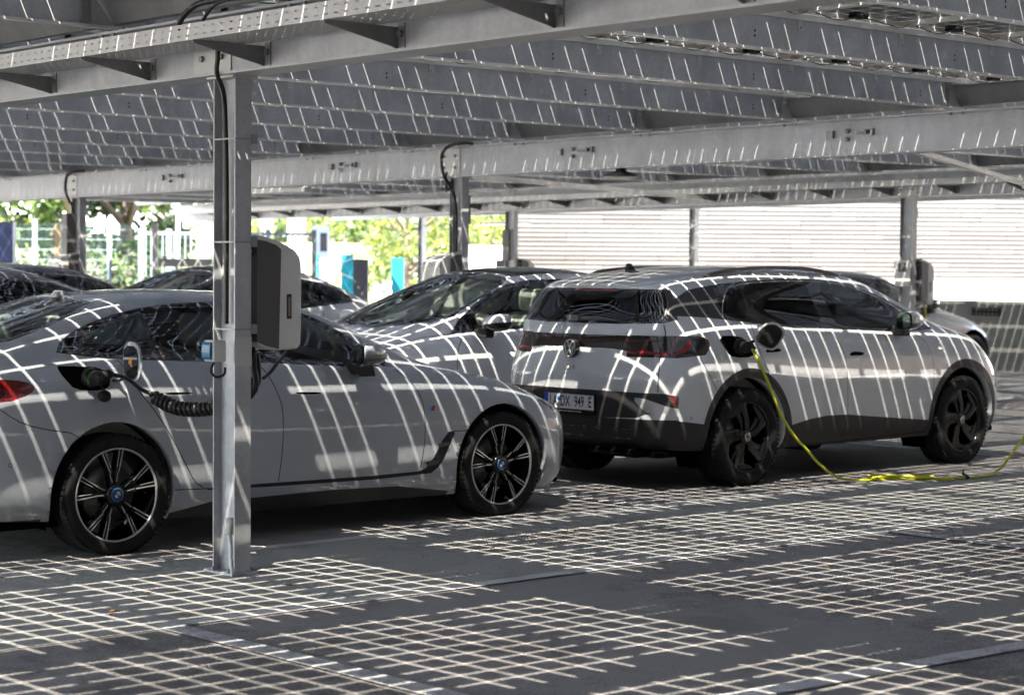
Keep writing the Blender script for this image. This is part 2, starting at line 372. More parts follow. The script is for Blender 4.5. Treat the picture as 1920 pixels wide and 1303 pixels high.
# V-shaped gutters between the mitred purlin ends
for i in (1, 2, 3):
    x = BX[i]
    wl = .26 if i == 1 else .168
    o = MB().prism([(x-.028,2.937),(x+.028,2.937),(x+.135,3.085),(x-wl,3.085+(wl-.135)*.2),(x-.135,3.078)], Y0R, Y1R, 'y', fn=onroof).build('roof_gutter', M['steel_dark'])
    tag(o, 'dark steel gutter lying along the top of the %s roof beam' % ['', 'near', 'middle', 'distant'][i], 'gutter', 'gutters over the roof beams')

# solar modules
CP, GAP = .164, .0044
def module_mesh():
    b = MB(); z = .030
    X0, Yc0 = -3*CP, -5*CP
    for i in range(6):
        for j in range(10):
            x0, x1 = X0+i*CP+GAP/2, X0+(i+1)*CP-GAP/2; y0, y1 = Yc0+j*CP+GAP/2, Yc0+(j+1)*CP-GAP/2
            c = .0035
            if i == 0: x0 -= GAP
            if i == 5: x1 += GAP
            if j == 0: y0 -= GAP
            if j == 9: y1 += GAP
            b.add([(x0+c,y0,z),(x1-c,y0,z),(x1,y0+c,z),(x1,y1-c,z),(x1-c,y1,z),(x0+c,y1,z),(x0,y1-c,z),(x0,y0+c,z)], [tuple(range(8))], 0)
    hx, hy = .5055, .838; fx, fy = 3*CP-.012, 5*CP-.010
    b.box(-hx, -fx, -hy, hy, 0, .029, 1); b.box(fx, hx, -hy, hy, 0, .029, 1)
    b.box(-fx+.0002, fx-.0002, -hy, -fy, 0, .029, 1); b.box(-fx+.0002, fx-.0002, fy, hy, 0, .029, 1)
    b.box(-.06, .06, .74, .80, .006, .028, 2)
    b.tube(spline([(-.05,.75,.01),(-.18,.70,-.02),(-.33,.69,-.035),(-.48,.74,.005)],3), .0035, 4, 2, False)
    b.tube(spline([(.05,.75,.01),(.2,.71,-.015),(.34,.70,-.03),(.48,.74,.005)],3), .0035, 4, 2, False)
    return b
proto = module_mesh().build('solar_module', [M['cell'], M['alu'], M['black']])
mesh = proto.data
spots = []
for ix in range(-16, 22):
    for k in range(-11, 14):
        xc = 9.679+1.013*ix+.5065; yc = 9.81+1.763*k+.8815+.045
        if xc < -5.5 or xc > 30.2 or yc > 34.6 or (xc > 26.7 and yc > 23.5): continue
        spots.append((xc, yc))
spots.sort(key=lambda p: (p[0]-8)**2*1.0+(p[1]-9)**2*.8)
cutoff = 290
grp = 'solar modules of the carport roof'
far = MB()
for n, (xc, yc) in enumerate(spots):
    z = z_at(xc, yc, 3.157)
    if n < cutoff:
        o = proto if n == 0 else proto.copy()
        if n: COL.objects.link(o)
        o.location = (xc, yc, z); o.rotation_euler = (-.0068, -.003, 0)
        tag(o, 'glass solar module of dark cells in an aluminium frame, one of the carport roof', 'solar module', grp)
    else:
        sh = len(far.v)
        far.v += [(v.co.x+xc, v.co.y+yc, v.co.z+z-.0068*v.co.y+.003*v.co.x) for v in mesh.vertices]
        for p in mesh.polygons: far.f.append(tuple(sh+i for i in p.vertices)); far.mi.append(p.material_index); far.sm.append(False)
o = far.build('far_solar_modules', [M['cell'], M['alu'], M['black']], fix=False)
tag(o, 'remaining solar modules at the far end of the carport roof', 'solar modules', kind='stuff')
# ================================================================ cable trays, brackets, cables, lamps
def tray(xb, y0, y1, label, brackets):
    """perforated tray on triangular brackets, camera side of the beam at xb"""
    root = empty('cable_tray', (0,0,0), 0, label, 'cable tray', 'cable trays along the beams')
    x0, x1, zb, zt = xb-.43, xb-.13, 2.705, 2.785
    b = MB(); L = .075; n = int((y1-y0)/L)
    for i in range(n):
        a = y0+i*L; c = a+L; sl = .028       # slotted side: solid with openings
        for (u0, u1) in ((a, c-sl),):
            b.box(x0, x0+.0015, u0, u1, zb, zt, fn=onroof)
        b.box(x0, x0+.0015, c-sl, c, zb, zb+.018, fn=onroof); b.box(x0, x0+.0015, c-sl, c, zb+.026, zt-.026, fn=onroof); b.box(x0, x0+.0015, c-sl, c, zt-.018, zt, fn=onroof)
        b.box(x1-.0015, x1, a, c, zb, zt, fn=onroof)
        for q in range(6):
            w_ = (x1-x0-.003)/6; xa = x0+.0015+q*w_; h = .010
            b.box(xa, xa+w_-h, a, c, zb, zb+.0015, fn=onroof); b.box(xa+w_-h, xa+w_, a, c-sl, zb, zb+.0015, fn=onroof)
    b.build('perforated_tray', M['steel_light'], root, fix=False)
    for yb in brackets:
        m = MB(); m.prism([(xb-.0065,2.60),(xb-.0065,2.703),(xb-.44,2.703),(xb-.44,2.688),(xb-.05,2.612)], yb-.0025, yb+.0025, 'y', fn=onroof)
        m.box(xb-.44, xb-.0065, yb+.003, yb+.028, 2.699, 2.703, fn=onroof)
        m.box(xb-.012, xb-.0066, yb-.05, yb-.0028, 2.60, 2.72, fn=onroof)
        m.lathe([(0,0),(.017,0),(.017,-.02),(0,-.02)], 6, 'x', onroof(xb-.012, yb-.03, 2.67), mi=1, smooth=False)
        m.build('bracket', [M['steel_dark'], M['bolt']], root)
    return root
tr1 = tray(5.96, 3.0, 16.0, 'perforated steel cable tray on brackets along the nearest beam', [4.15+1.063*k for k in range(0, 11)])
tr2 = tray(21.82, 12.5, 33.4, 'distant perforated cable tray on brackets along the far beam', [13.4+1.035*k for k in range(0, 19)])
def cable(name, pts, r, m, label, n=8, cat='cable', group=None, parent=None, seg=8):
    o = MB().tube(spline(pts, seg), r, n).build(name, m, parent)
    if not parent: tag(o, label, cat, group)
    return o
cable('black_cable', [(5.55,8.60,2.74),(5.58,8.60,2.82),(5.60,8.50,2.885),(5.62,8.34,2.90),(5.64,8.1,2.90),(5.65,7.7,2.90)], .016, M['cable'], 'thick black cable arching out of the near cable tray')
cable('black_cable', [(5.55,8.39,2.75),(5.58,8.37,2.83),(5.60,8.30,2.88),(5.62,8.12,2.895)], .009, M['cable'], 'thin black cable beside the thick one at the near cable tray')
cable('black_cable', [(5.84,8.66,2.74),(5.845,8.665,2.66),(5.85,8.68,2.58),(5.90,8.70,2.50),(5.94,8.74,2.40),(5.955,8.745,2.0),(5.955,8.745,1.3)], .013, M['cable'], 'black cable dropping from the tray into the nearest column')
cable('black_cable', [(13.82,15.8,2.885),(13.76,15.93,2.89),(13.72,16.08,2.86),(13.71,16.17,2.78),(13.71,16.17,2.65),(13.73,16.15,2.54),(13.79,16.12,2.44),(13.845,16.10,2.2),(13.845,16.10,1.4)], .018, M['cable'], 'black cables looping over the middle beam and down the second column')
cable('black_cable', [(13.8,16.2,2.60),(13.78,16.18,2.45),(13.835,16.13,2.3),(13.835,16.13,1.4)], .012, M['cable'], 'thinner black cable beside the loop on the second column')
cable('black_cable', [(13.82,23.6,2.84),(13.74,23.88,2.80),(13.72,23.92,2.6),(13.76,23.9,2.45),(13.80,23.87,2.3),(13.80,23.87,1.4)], .02, M['cable'], 'black cable bundle on the far left column')
cable('black_cable', [(5.5,4.5,2.90),(5.45,5.0,2.83),(5.40,5.15,2.78),(5.38,5.6,2.765),(5.4,6.2,2.76),(5.42,6.5,2.80)], .01, M['cable'], 'black cable lying loosely in the near tray at the top edge')
# bulkhead lamp under the middle beam and tube lamps further back
root = empty('dome_lamp', onroof(13.89,13.72,2.573), 0, 'round grey dome lamp fixed under the middle beam', 'lamp')
MB().lathe([(0,0),(.05,0),(.05,-.02),(.10,-.035),(.175,-.06),(.175,-.075),(0,-.078)], 28, 'z').build('housing', M['plastic_dark'], root)
MB().lathe([(.165,-.0765),(.15,-.085),(0,-.088)], 28, 'z').build('lens', M['white_pl'], root)
for (x, y, l) in ((13.80,19.25,'short tube lamp in a clear case under the middle beam'),(25.9,28.6,'far tube lamp under the thin edge beam')):
    root = empty('tube_lamp', onroof(x,y,2.57), 0, l, 'lamp')
    MB().box(-.06,.06,-.62,.62,-.085,-.012).build('housing', M['white_pl'], root, bevel=.015)
    MB().box(-.065,.065,.63,.74,-.075,-.02).build('end_box', M['plastic_grey'], root, bevel=.01)
    MB().tube(spline([(0,.74,-.04),(0,.85,-.06),(0,.95,-.03),(0,.95,.0)],6), .008).build('lead', M['cable'], root)
# wind braces in the far bays
for (p, q, l) in (((13.95,10.4,2.60),(21.7,14.2,2.62),'galvanised diagonal brace at the right of the far bays'),((13.95,16.4,2.60),(21.7,19.6,2.62),'galvanised diagonal brace in the middle of the far bays')):
    P, Q = Vector(onroof(*p)), Vector(onroof(*q)); d = (Q-P); n = Vector((-d.y, d.x, 0)).normalized()
    b = MB().obox((P+Q)/2, d, n*.06, (0,0,.006)).obox((P+Q)/2+n*.03+Vector((0,0,.03)), d, n*.006, (0,0,.06))
    tag(b.build('diagonal_brace', M['steel_light']), l, 'brace', 'diagonal roof braces')
for (p, q, l) in (((26.15,31.35,2.45),(26.2,37.5,.75),'rope brace falling to the left behind the charger'),((26.2,37.2,2.25),(26.15,31.4,.75),'rope brace rising to the left behind the charger')):
    tag(MB().tube([p,q], .011).build('brace_rope', M['steel_dark']), 'dark steel '+l, 'brace', 'crossed brace ropes')
# ================================================================ car builder
def interp(T, x):
    """monotone cubic through the table"""
    n = len(T)
    if n == 1 or x <= T[0][0]: return T[0][1]
    if x >= T[-1][0]: return T[-1][1]
    d = [(T[i+1][1]-T[i][1])/(T[i+1][0]-T[i][0]) for i in range(n-1)]
    m = [d[0]]+[0 if d[i-1]*d[i] <= 0 else 2*d[i-1]*d[i]/(d[i-1]+d[i]) for i in range(1, n-1)]+[d[-1]]
    for i in range(n-1):
        if x <= T[i+1][0]:
            h = T[i+1][0]-T[i][0]; t = (x-T[i][0])/h
            return T[i][1]*(2*t**3-3*t*t+1)+m[i]*h*(t**3-2*t*t+t)+T[i+1][1]*(3*t*t-2*t**3)+m[i+1]*h*(t**3-t*t)
NF, NM, NR = 7, 15, 7
def half_ring(r):
    xf, xr, af, ar, pf, pr = r['xf'], r['xr'], r.get('af', .5), r.get('ar', .45), r.get('pf', 2.6), r.get('pr', 2.8)
    W = sorted(r['w']) if isinstance(r['w'], list) else [(0, r['w'])]; Z = sorted(r['z']) if isinstance(r['z'], list) else [(0, r['z'])]
    out = []; xa, xb = xf-af, xr+ar
    for i in range(NF):
        th = (i/NF)**.9*pi/2; out.append((xa+af*cos(th)**(2/pf), interp(W, xa)*sin(th)**(2/pf)))
    for i in range(NM+1):
        x = xa+(xb-xa)*i/NM; out.append((x, interp(W, x)))
    for i in range(NR-1, -1, -1):
        th = (i/NR)**.9*pi/2; out.append((xb-ar*cos(th)**(2/pr), interp(W, xb)*sin(th)**(2/pr)))
    c = r.get('crown', 0); wm = max(q[1] for q in out) or 1
    return [(x, y, interp(Z, x)-c*(y/wm)**2) for x, y in out]
def shell(rings, level=3):
    H = [half_ring(r) for r in rings]; N = len(H[0]); me = bpy.data.meshes.new('shell'); bm = bmesh.new()
    cr = bm.edges.layers.float.new('crease_edge'); rows = []
    for k, h in enumerate(H):
        if k == len(H)-1:
            rows.append(([bm.verts.new((x, 0, z)) for x, y, z in h],)*2); continue
        L = [bm.verts.new((x, y if 0 < i < N-1 else 0, z)) for i, (x, y, z) in enumerate(h)]
        Rr = [L[i] if i in (0, N-1) else bm.verts.new((h[i][0], -h[i][1], h[i][2])) for i in range(N)]
        rows.append((L, Rr))
    for k in range(len(rows)-1):
        for s in (0, 1):
            a, b = rows[k][s], rows[k+1][s]
            for i in range(N-1):
                q = [a[i], a[i+1], b[i+1], b[i]]; u = []
                for v in q:
                    if v not in u: u.append(v)
                if len(u) < 3: continue
                f = bm.faces.new(u if s == 0 else u[::-1])
    for k, r in enumerate(rings):
        if r.get('cr'):
            for s in (0, 1):
                for i in range(N-1):
                    e = bm.edges.get((rows[k][s][i], rows[k][s][i+1]))
                    if e: e[cr] = r['cr'] if not callable(r['cr']) else r['cr'](rows[k][s][i].co.x)
    bmesh.ops.recalc_face_normals(bm, faces=bm.faces)
    bm.to_mesh(me); bm.free(); o = bpy.data.objects.new('shell', me); COL.objects.link(o)
    m = o.modifiers.new('s', 'SUBSURF'); m.levels = level; m.render_levels = level
    bpy.context.view_layer.update()
    me2 = bpy.data.meshes.new_from_object(o.evaluated_get(bpy.context.evaluated_depsgraph_get()))
    bpy.data.objects.remove(o)
    bm = bmesh.new(); bm.from_mesh(me2); bpy.data.meshes.remove(me2)
    up = sum(f.normal.z for f in bm.faces if f.calc_center_median().z > 1.2)
    hi = [v for v in bm.verts if v.co.z > .55]
    for _ in range(6): bmesh.ops.smooth_vert(bm, verts=hi, factor=.5, use_axis_x=True, use_axis_y=True, use_axis_z=True)
    if up < 0: bmesh.ops.reverse_faces(bm, faces=bm.faces)
    bm.faces.layers.int.new('tag'); return bm
def chaikin(P, n=1, closed=True):
    for _ in range(n):
        Q = []; N = len(P)
        for i in range(N if closed else N-1):
            a, b = P[i], P[(i+1) % N]
            Q.append((a[0]*.75+b[0]*.25, a[1]*.75+b[1]*.25)); Q.append((a[0]*.25+b[0]*.75, a[1]*.25+b[1]*.75))
        P = Q if closed else [P[0]]+Q+[P[-1]]
    return P
def pip(p, poly):
    x, y = p; ins = False; j = len(poly)-1
    for i in range(len(poly)):
        xi, yi = poly[i]; xj, yj = poly[j]
        if (yi > y) != (yj > y) and x < (xj-xi)*(y-yi)/(yj-yi)+xi: ins = not ins
        j = i
    return ins
AX = {'y': (0,2), 'x': (1,2), 'z': (0,1)}
def cut(bm, poly, axis, test, val, seg=.16):
    """score the outline into the mesh and mark the faces inside it"""
    ia, ib = AX[axis]; T = bm.faces.layers.int['tag']
    P = []
    for i in range(len(poly)):
        a, b = Vector(poly[i]), Vector(poly[(i+1) % len(poly)]); k = max(1, int((b-a).length/seg))
        for j in range(k): P.append(tuple(a+(b-a)*j/k))
    xs = [p[0] for p in P]; ys = [p[1] for p in P]; X0, X1, Y0, Y1 = min(xs)-.01, max(xs)+.01, min(ys)-.01, max(ys)+.01
    def bb(f):
        u = [v.co[ia] for v in f.verts]; w_ = [v.co[ib] for v in f.verts]; return min(u), max(u), min(w_), max(w_)
    C = {}
    for f in bm.faces:
        b = bb(f)
        if b[1] > X0 and b[0] < X1 and b[3] > Y0 and b[2] < Y1 and test(f): C[f] = b
    for i in range(len(P)):
        a, b = P[i], P[(i+1) % len(P)]; d = Vector((b[0]-a[0], b[1]-a[1]))
        if d.length < 1e-6: continue
        n = Vector((-d.y, d.x)).normalized(); co = [0,0,0]; co[ia], co[ib] = a; no = [0,0,0]; no[ia], no[ib] = n
        x0, x1, y0, y1 = min(a[0],b[0])-.001, max(a[0],b[0])+.001, min(a[1],b[1])-.001, max(a[1],b[1])+.001
        fs = [f for f, q in C.items() if q[1] > x0 and q[0] < x1 and q[3] > y0 and q[2] < y1]
        if not fs: continue
        es = {e for f in fs for e in f.edges}; vs = {v for f in fs for v in f.verts}
        ret = bmesh.ops.bisect_plane(bm, geom=list(fs)+list(es)+list(vs), dist=1e-6, plane_co=co, plane_no=no)
        for f in fs:
            if f.is_valid: C[f] = bb(f)
            else: C.pop(f, None)
        for g in ret['geom']:
            if isinstance(g, bmesh.types.BMFace): C[g] = bb(g)
    for f in C:
        if not f.is_valid: continue
        c = f.calc_center_median()
        if pip((c[ia], c[ib]), poly): f[T] = val
def band(pts, w_=.0026, n=1):
    """thin outline around a polyline, for a shut line"""
    pts = chaikin(pts, n, closed=False); A = []; B = []
    for i, p in enumerate(pts):
        a = Vector(pts[max(i-1,0)]); b = Vector(pts[min(i+1,len(pts)-1)]); d = (b-a).normalized(); q = Vector((-d.y, d.x))*w_
        A.append((p[0]+q.x, p[1]+q.y)); B.append((p[0]-q.x, p[1]-q.y))
    return A+B[::-1]
def circ(cx, cz, r, n=44): return [(cx+r*cos(2*pi*i/n), cz+r*sin(2*pi*i/n)) for i in range(n)]
side = lambda x0=-9, x1=9, ymin=.45: (lambda f: abs(f.calc_center_median().y) > ymin and abs(f.normal.y) > .12 and x0 < f.calc_center_median().x < x1)
def fair(bm, tags, axis, test, deg=5, lim=.03):
    """lay the panes on one smooth curved surface, so that reflections in them run clean"""
    T = bm.faces.layers.int['tag']; ax = {'x': 0, 'y': 1, 'z': 2}[axis]; ia, ib = AX[axis]
    vs = list({v for f in bm.faces if f[T] in tags and test(f) for v in f.verts})
    if len(vs) < 60: return
    A = np.array([(v.co[ia], v.co[ib], v.co[ax]) for v in vs]); c = A.mean(0); sc = np.abs(A-c).max(0)+1e-9
    u, w_ = (A[:,0]-c[0])/sc[0], (A[:,1]-c[1])/sc[1]
    M_ = np.stack([u**i*w_**j for i in range(deg+1) for j in range(deg+1-i)], 1)
    sol = np.linalg.lstsq(M_, A[:,2], rcond=None)[0]; new = M_@sol; d = np.abs(new-A[:,2])
    for v, z, e in zip(vs, new, d):
        if e < lim: v.co[ax] = float(z)
def open_arches(bm, centres, r, val=99, lip=.05):
    T = bm.faces.layers.int['tag']
    bmesh.ops.delete(bm, geom=[f for f in bm.faces if f[T] == val], context='FACES')
    E = []
    for e in bm.edges:
        if len(e.link_faces) != 1: continue
        m = (e.verts[0].co+e.verts[1].co)/2
        for cx, cz in centres:
            if abs(math.hypot(m.x-cx, m.z-cz)-r) < .02 and abs(m.y) > .5: E.append(e); break
    tg = {e: e.link_faces[0][T] for e in E}
    ret = bmesh.ops.extrude_edge_only(bm, edges=E)
    for g in ret['geom']:
        if isinstance(g, bmesh.types.BMVert): g.co.y -= math.copysign(lip, g.co.y)
        if isinstance(g, bmesh.types.BMFace): g[T] = 0
def split(bm, root, spec, base='body'):
    """spec: tag -> (name, material, mode); mode 'lr' makes one part per side, 'one' a single part, 'front/rear' splits by x"""
    T = bm.faces.layers.int['tag']; bm.normal_update(); bm.verts.index_update()
    buckets = {}
    for f in bm.faces:
        nm, m, mode = spec[f[T]]; c = f.calc_center_median(); k = (f[T], (c.y > 0) if mode == 'lr' else 0)
        if mode == 'body': k = ('body', 0)
        buckets.setdefault(k, []).append(f)
    objs = {}
    for k, fs in buckets.items():
        idx = {}; vs = []; ns = []; polys = []; mi = []; mats = []
        for f in fs:
            m = spec[f[T]][1]
            if m not in mats: mats.append(m)
            p = []
            for v in f.verts:
                if v not in idx: idx[v] = len(vs); vs.append(v.co[:]); ns.append(v.normal[:])
                p.append(idx[v])
            polys.append(p); mi.append(mats.index(m))
        nm = base if k[0] == 'body' else spec[k[0]][0]
        me = bpy.data.meshes.new(nm); me.from_pydata(vs, [], polys)
        for m in mats: me.materials.append(m)
        me.polygons.foreach_set('material_index', mi); me.polygons.foreach_set('use_smooth', [True]*len(polys)); me.update()
        me.normals_split_custom_set_from_vertices(ns)
        o = bpy.data.objects.new(nm, me); COL.objects.link(o); o.parent = root; objs.setdefault(nm, []).append(o)
    bm.free(); return objs
def ray_side(tree, x, z, sgn=-1):
    h = tree.ray_cast(Vector((x, sgn*3, z)), Vector((0, -sgn, 0))); return h[0], h[1]
def wheel(root, x, y, r, rim_r, w_, kind, sgn, mats, z=None):
    """tyre with children rim, centre cap and brake disc; sgn: -1 for the right-hand side"""
    z = r-.006 if z is None else z
    t = MB(); h = w_/2; sw = r-rim_r
    prof = [(rim_r-.012,-h+.03),(rim_r,-h+.012),(rim_r+sw*.18,-h+.003),(rim_r+sw*.5,-h-.004),(rim_r+sw*.8,-h+.006),(r-.010,-h+.022),(r-.002,-h+.045)]
    for k in range(4):
        a = -h+.05+k*(w_-.1)/4; b = a+(w_-.1)/4-.010
        prof += [(r,a),(r,b),(r-.009,b+.0015),(r-.009,b+.0085)]
    prof += [(r-.002,h-.045),(r-.010,h-.022),(rim_r+sw*.8,h-.006),(rim_r+sw*.5,h+.004),(rim_r,h-.012),(rim_r-.012,h-.03)]
    t.lathe(prof, 72, 'y')
    # tread blocks at the shoulder
    for i in range(64):
        a = 2*pi*i/64; c, s_ = cos(a), sin(a)
        for e in (-1, 1):
            t.obox((c*(r-.004), e*(h-.028), s_*(r-.004)), (c*.012,0,s_*.012), (0,.036,0), (-s_*.024,0,c*.024))
    ty = t.build('tyre', mats['tyre'], root, (x, y, z)); ty.name = 'wheel'
    f = sgn*(h-.012)
    def P(rad, a, d): return (rad*cos(a), f-sgn*d, rad*sin(a))
    b = MB(); b.lathe([(rim_r-.012,-h+.02),(rim_r-.03,-h+.06),(rim_r-.035,h-.06),(rim_r-.012,h-.02)], 60, 'y', mi=0)
    b.lathe([(rim_r+.002, f-sgn*.004),(rim_r-.002, f+sgn*.002),(rim_r-.009, f+sgn*.002),(rim_r-.011, f-sgn*.010)], 72, 'y', mi=1 if kind == 'y' else 0)
    def slab(pts, d0, d1, mi_top, mi_side=0, raise_=None):
        n = len(pts); top = [P(q[0], q[1], d0) for q in pts]; bot = [P(q[0]*.995, q[1], d1) for q in pts]
        b.add(top, [tuple(range(n))], mi_top); b.add(top+bot, [(i, (i+1) % n, (i+1) % n+n, i+n) for i in range(n)], mi_side)
    def bar(r0, a0, r1, a1, w0, w1, d0, d1, mi_top):
        p = Vector((r0*cos(a0), r0*sin(a0))); q = Vector((r1*cos(a1), r1*sin(a1))); n_ = Vector((-(q-p).y, (q-p).x)).normalized()
        pts = [p+n_*w0/2, q+n_*w1/2, q-n_*w1/2, p-n_*w0/2]; slab([(v.length, math.atan2(v.y, v.x)) for v in pts], d0, d1, mi_top)
    R = rim_r
    if kind == 'y':         # five split double spokes, machined faces on black
        for k in range(5):
            A = pi/2+.10+2*pi*k/5
            for s_ in (-1, 1):
                a1 = A+s_*.23
                bar(.05, A+s_*.30, R*.50, A+s_*.16, .024, .026, .022, .06, 0); bar(R*.48, A+s_*.16, R-.010, a1, .026, .036, .010, .06, 0)
                bar(R*.28, A+s_*.20, R*.50, A+s_*.205, .004, .006, .0175, .03, 1); bar(R*.49, A+s_*.205, R-.010, a1+s_*.035, .006, .007, .006, .03, 1)
                bar(R*.60, A+s_*.125, R-.012, a1-s_*.050, .004, .005, .008, .03, 1)
            pass
    elif kind == 'turbine':
        for k in range(5):
            A = pi/2+2*pi*k/5
            for o_, wd in ((0, .052), (.36, .03)):
                slab([(.045, A+o_-.30),(.10, A+o_-.36),(R-.010, A+o_+.04),(R-.006, A+o_+.12+wd*5),(.14, A+o_+.16),(.05, A+o_+.30)], .012 if o_ == 0 else .024, .075, 0)
                slab([(.10, A+o_-.24),(R-.014, A+o_+.115),(R-.012, A+o_+.155),(.11, A+o_-.14)], .009 if o_ == 0 else .021, .02, 2)  # highlights of the gloss blades put in as metal strips
            slab([(R-.07, A+.34),(R-.008, A+.30),(R-.008, A+.95),(R-.04, A+.85)], .014, .06, 0)
    else:
        for k in range(10): bar(.05, 2*pi*k/10, R-.01, 2*pi*k/10+.05, .03, .036, .015, .06, 0)
    b.lathe([(0,f-sgn*.006),(.046,f-sgn*.006),(.058,f-sgn*.016),(.062,f-sgn*.05)], 30, 'y', mi=0)
    for k in range(5):
        a = 2*pi*k/5+.3; c = P(.043+.012, a, .016); b.lathe([(0,0),(.007,0)], 8, 'y', c, mi=0)
    b.build('rim', [mats['rim'], mats['rim_face'], mats['rim_highlight']], ty, fix=True)
    d = MB(); d.lathe([(.07,f-sgn*.10),(.165,f-sgn*.10),(.165,f-sgn*.125),(.07,f-sgn*.125)], 40, 'y')
    d.build('brake_disc', mats['disc'], ty)
    MB().box(-.17,-.08,f-sgn*.13 if sgn > 0 else f+.07,f-sgn*.07 if sgn > 0 else f+.13,-.06,.06).build('brake_caliper', mats['caliper'], ty, bevel=.012)
    cc = empty_part('centre_cap', ty)
    return ty, f
def empty_part(n, p): return None
def soft_box(name, m, parent, size, loc, levels=2, taper=(1,1), rot=None, sx=1.):
    """rounded, slightly tapered block"""
    me = bpy.data.meshes.new(name); bm = bmesh.new(); bmesh.ops.create_cube(bm, size=1)
    for v in bm.verts:
        k = taper[0] if v.co.z > 0 else taper[1]
        v.co = Vector((v.co.x*size[0]*k, v.co.y*size[1]*k, v.co.z*size[2]))
    bmesh.ops.subdivide_edges(bm, edges=bm.edges, cuts=2, use_grid_fill=True)
    for _ in range(levels): bmesh.ops.smooth_vert(bm, verts=bm.verts, factor=.35, use_axis_x=True, use_axis_y=True, use_axis_z=True)
    bmesh.ops.subdivide_edges(bm, edges=bm.edges, cuts=1, use_grid_fill=True, smooth=.6)
    for f in bm.faces: f.smooth = True
    if rot: bmesh.ops.rotate(bm, verts=bm.verts, cent=(0,0,0), matrix=Matrix.Rotation(rot[0], 3, rot[1]))
    bm.to_mesh(me); bm.free(); me.materials.append(m); o = bpy.data.objects.new(name, me); COL.objects.link(o); o.parent = parent; o.location = loc; return o
def subd(verts, faces, name, mats, parent, level=2, mi=None, crease=None):
    """small hand-made cage, subdivided"""
    me = bpy.data.meshes.new(name); me.from_pydata(verts, [], faces); o = bpy.data.objects.new(name, me); COL.objects.link(o)
    for m in (mats if isinstance(mats, list) else [mats]): me.materials.append(m)
    if mi: me.polygons.foreach_set('material_index', mi)
    m = o.modifiers.new('s', 'SUBSURF'); m.levels = level; bpy.context.view_layer.update()
    me2 = bpy.data.meshes.new_from_object(o.evaluated_get(bpy.context.evaluated_depsgraph_get())); me2.name = name
    me2.polygons.foreach_set('use_smooth', [True]*len(me2.polygons))
    bm = bmesh.new(); bm.from_mesh(me2); bmesh.ops.recalc_face_normals(bm, faces=bm.faces); bm.to_mesh(me2); bm.free()
    o.modifiers.clear(); o.data = me2; o.parent = parent; return o
M['tyre'] = mat('tyre_rubber', (.010,.010,.0105), .75, spec=.18, noise=.3, scale=12, bump=.12, bscale=120)
M['rim_black'] = mat('gloss_black_rim', (.004,.004,.0045), .10, spec=.4)
M['satin'] = mat('satin_black_trim', (.006,.006,.007), .3, spec=.3)
M['pillar'] = mat('satin_dark_panel', (.028,.029,.033), .32, spec=.4)
M['interior_pale'] = mat('cabin_pale', (.42,.44,.40), .8, spec=.1)
M['interior_grey'] = mat('cabin_grey', (.30,.32,.29), .8, spec=.1)
M['rim_face'] = mat('machined_alloy', (.42,.42,.43), .32, .5)
M['disc'] = mat('brake_disc_iron', (.16,.15,.145), .4, .6)
M['caliper'] = mat('caliper', (.10,.10,.10), .5)
M['gloss_black'] = mat('gloss_black_trim', (.008,.008,.010), .06, coat=1.)
M['dark_plastic'] = mat('unpainted_cladding', (.022,.022,.0235), .5, spec=.3, noise=.15, scale=15, bump=.15, bscale=260)
M['gap'] = mat('panel_gap', (.004,.004,.004), .9, spec=.0)
M['glass_clear'] = glass('windscreen_glass', (.80,.90,.84))
M['glass_dark'] = glass('privacy_glass', (.035,.04,.042))
M['glass_mid'] = glass('tinted_glass', (.42,.48,.47))
M['glass_roof'] = glass('glass_roof_pane', (.30,.31,.31))
M['interior'] = mat('cabin_black', (.022,.022,.023), .8, spec=.15)
M['seat_dark'] = mat('seat_black', (.09,.09,.09), .7, noise=.3, scale=10)
M['seat_light'] = mat('seat_pale', (.75,.76,.70), .75, noise=.2, scale=10)
M['red_lens'] = mat('red_lens', (.10,.002,.002), .1, coat=1., noise=.6, scale=9)
M['lamp_dark'] = mat('smoked_lens', (.012,.008,.008), .07, coat=1., noise=.8, scale=30)
M['chrome'] = mat('bright_chrome', (.65,.65,.66), .12, 1.)
M['silver'] = mat('silver_trim', (.45,.45,.47), .3, .6)
M['lamp_clear'] = mat('headlamp', (.07,.072,.08), .05, .3, noise=.9, scale=28, coat=1.)
M['liner'] = mat('wheel_liner', (.004,.004,.004), 1., spec=0.)
WM = {'tyre': M['tyre'], 'rim': M['rim_black'], 'rim_face': M['rim_face'], 'rim_highlight': mat('blade_highlight_metal',(.16,.16,.165),.14,1.), 'disc': M['disc'], 'caliper': M['caliper']}
def liner(root, cx, cz, r, sgn, ymax=.80):
    b = MB(); y0, y1 = sgn*.58, sgn*ymax
    b.lathe([(r,y1),(r,y0),(0.01,y0)], 30, 'y', (cx,0,cz), a0=-.5, a1=pi+.5)
    b.build('wheel_liner', M['liner'], root)
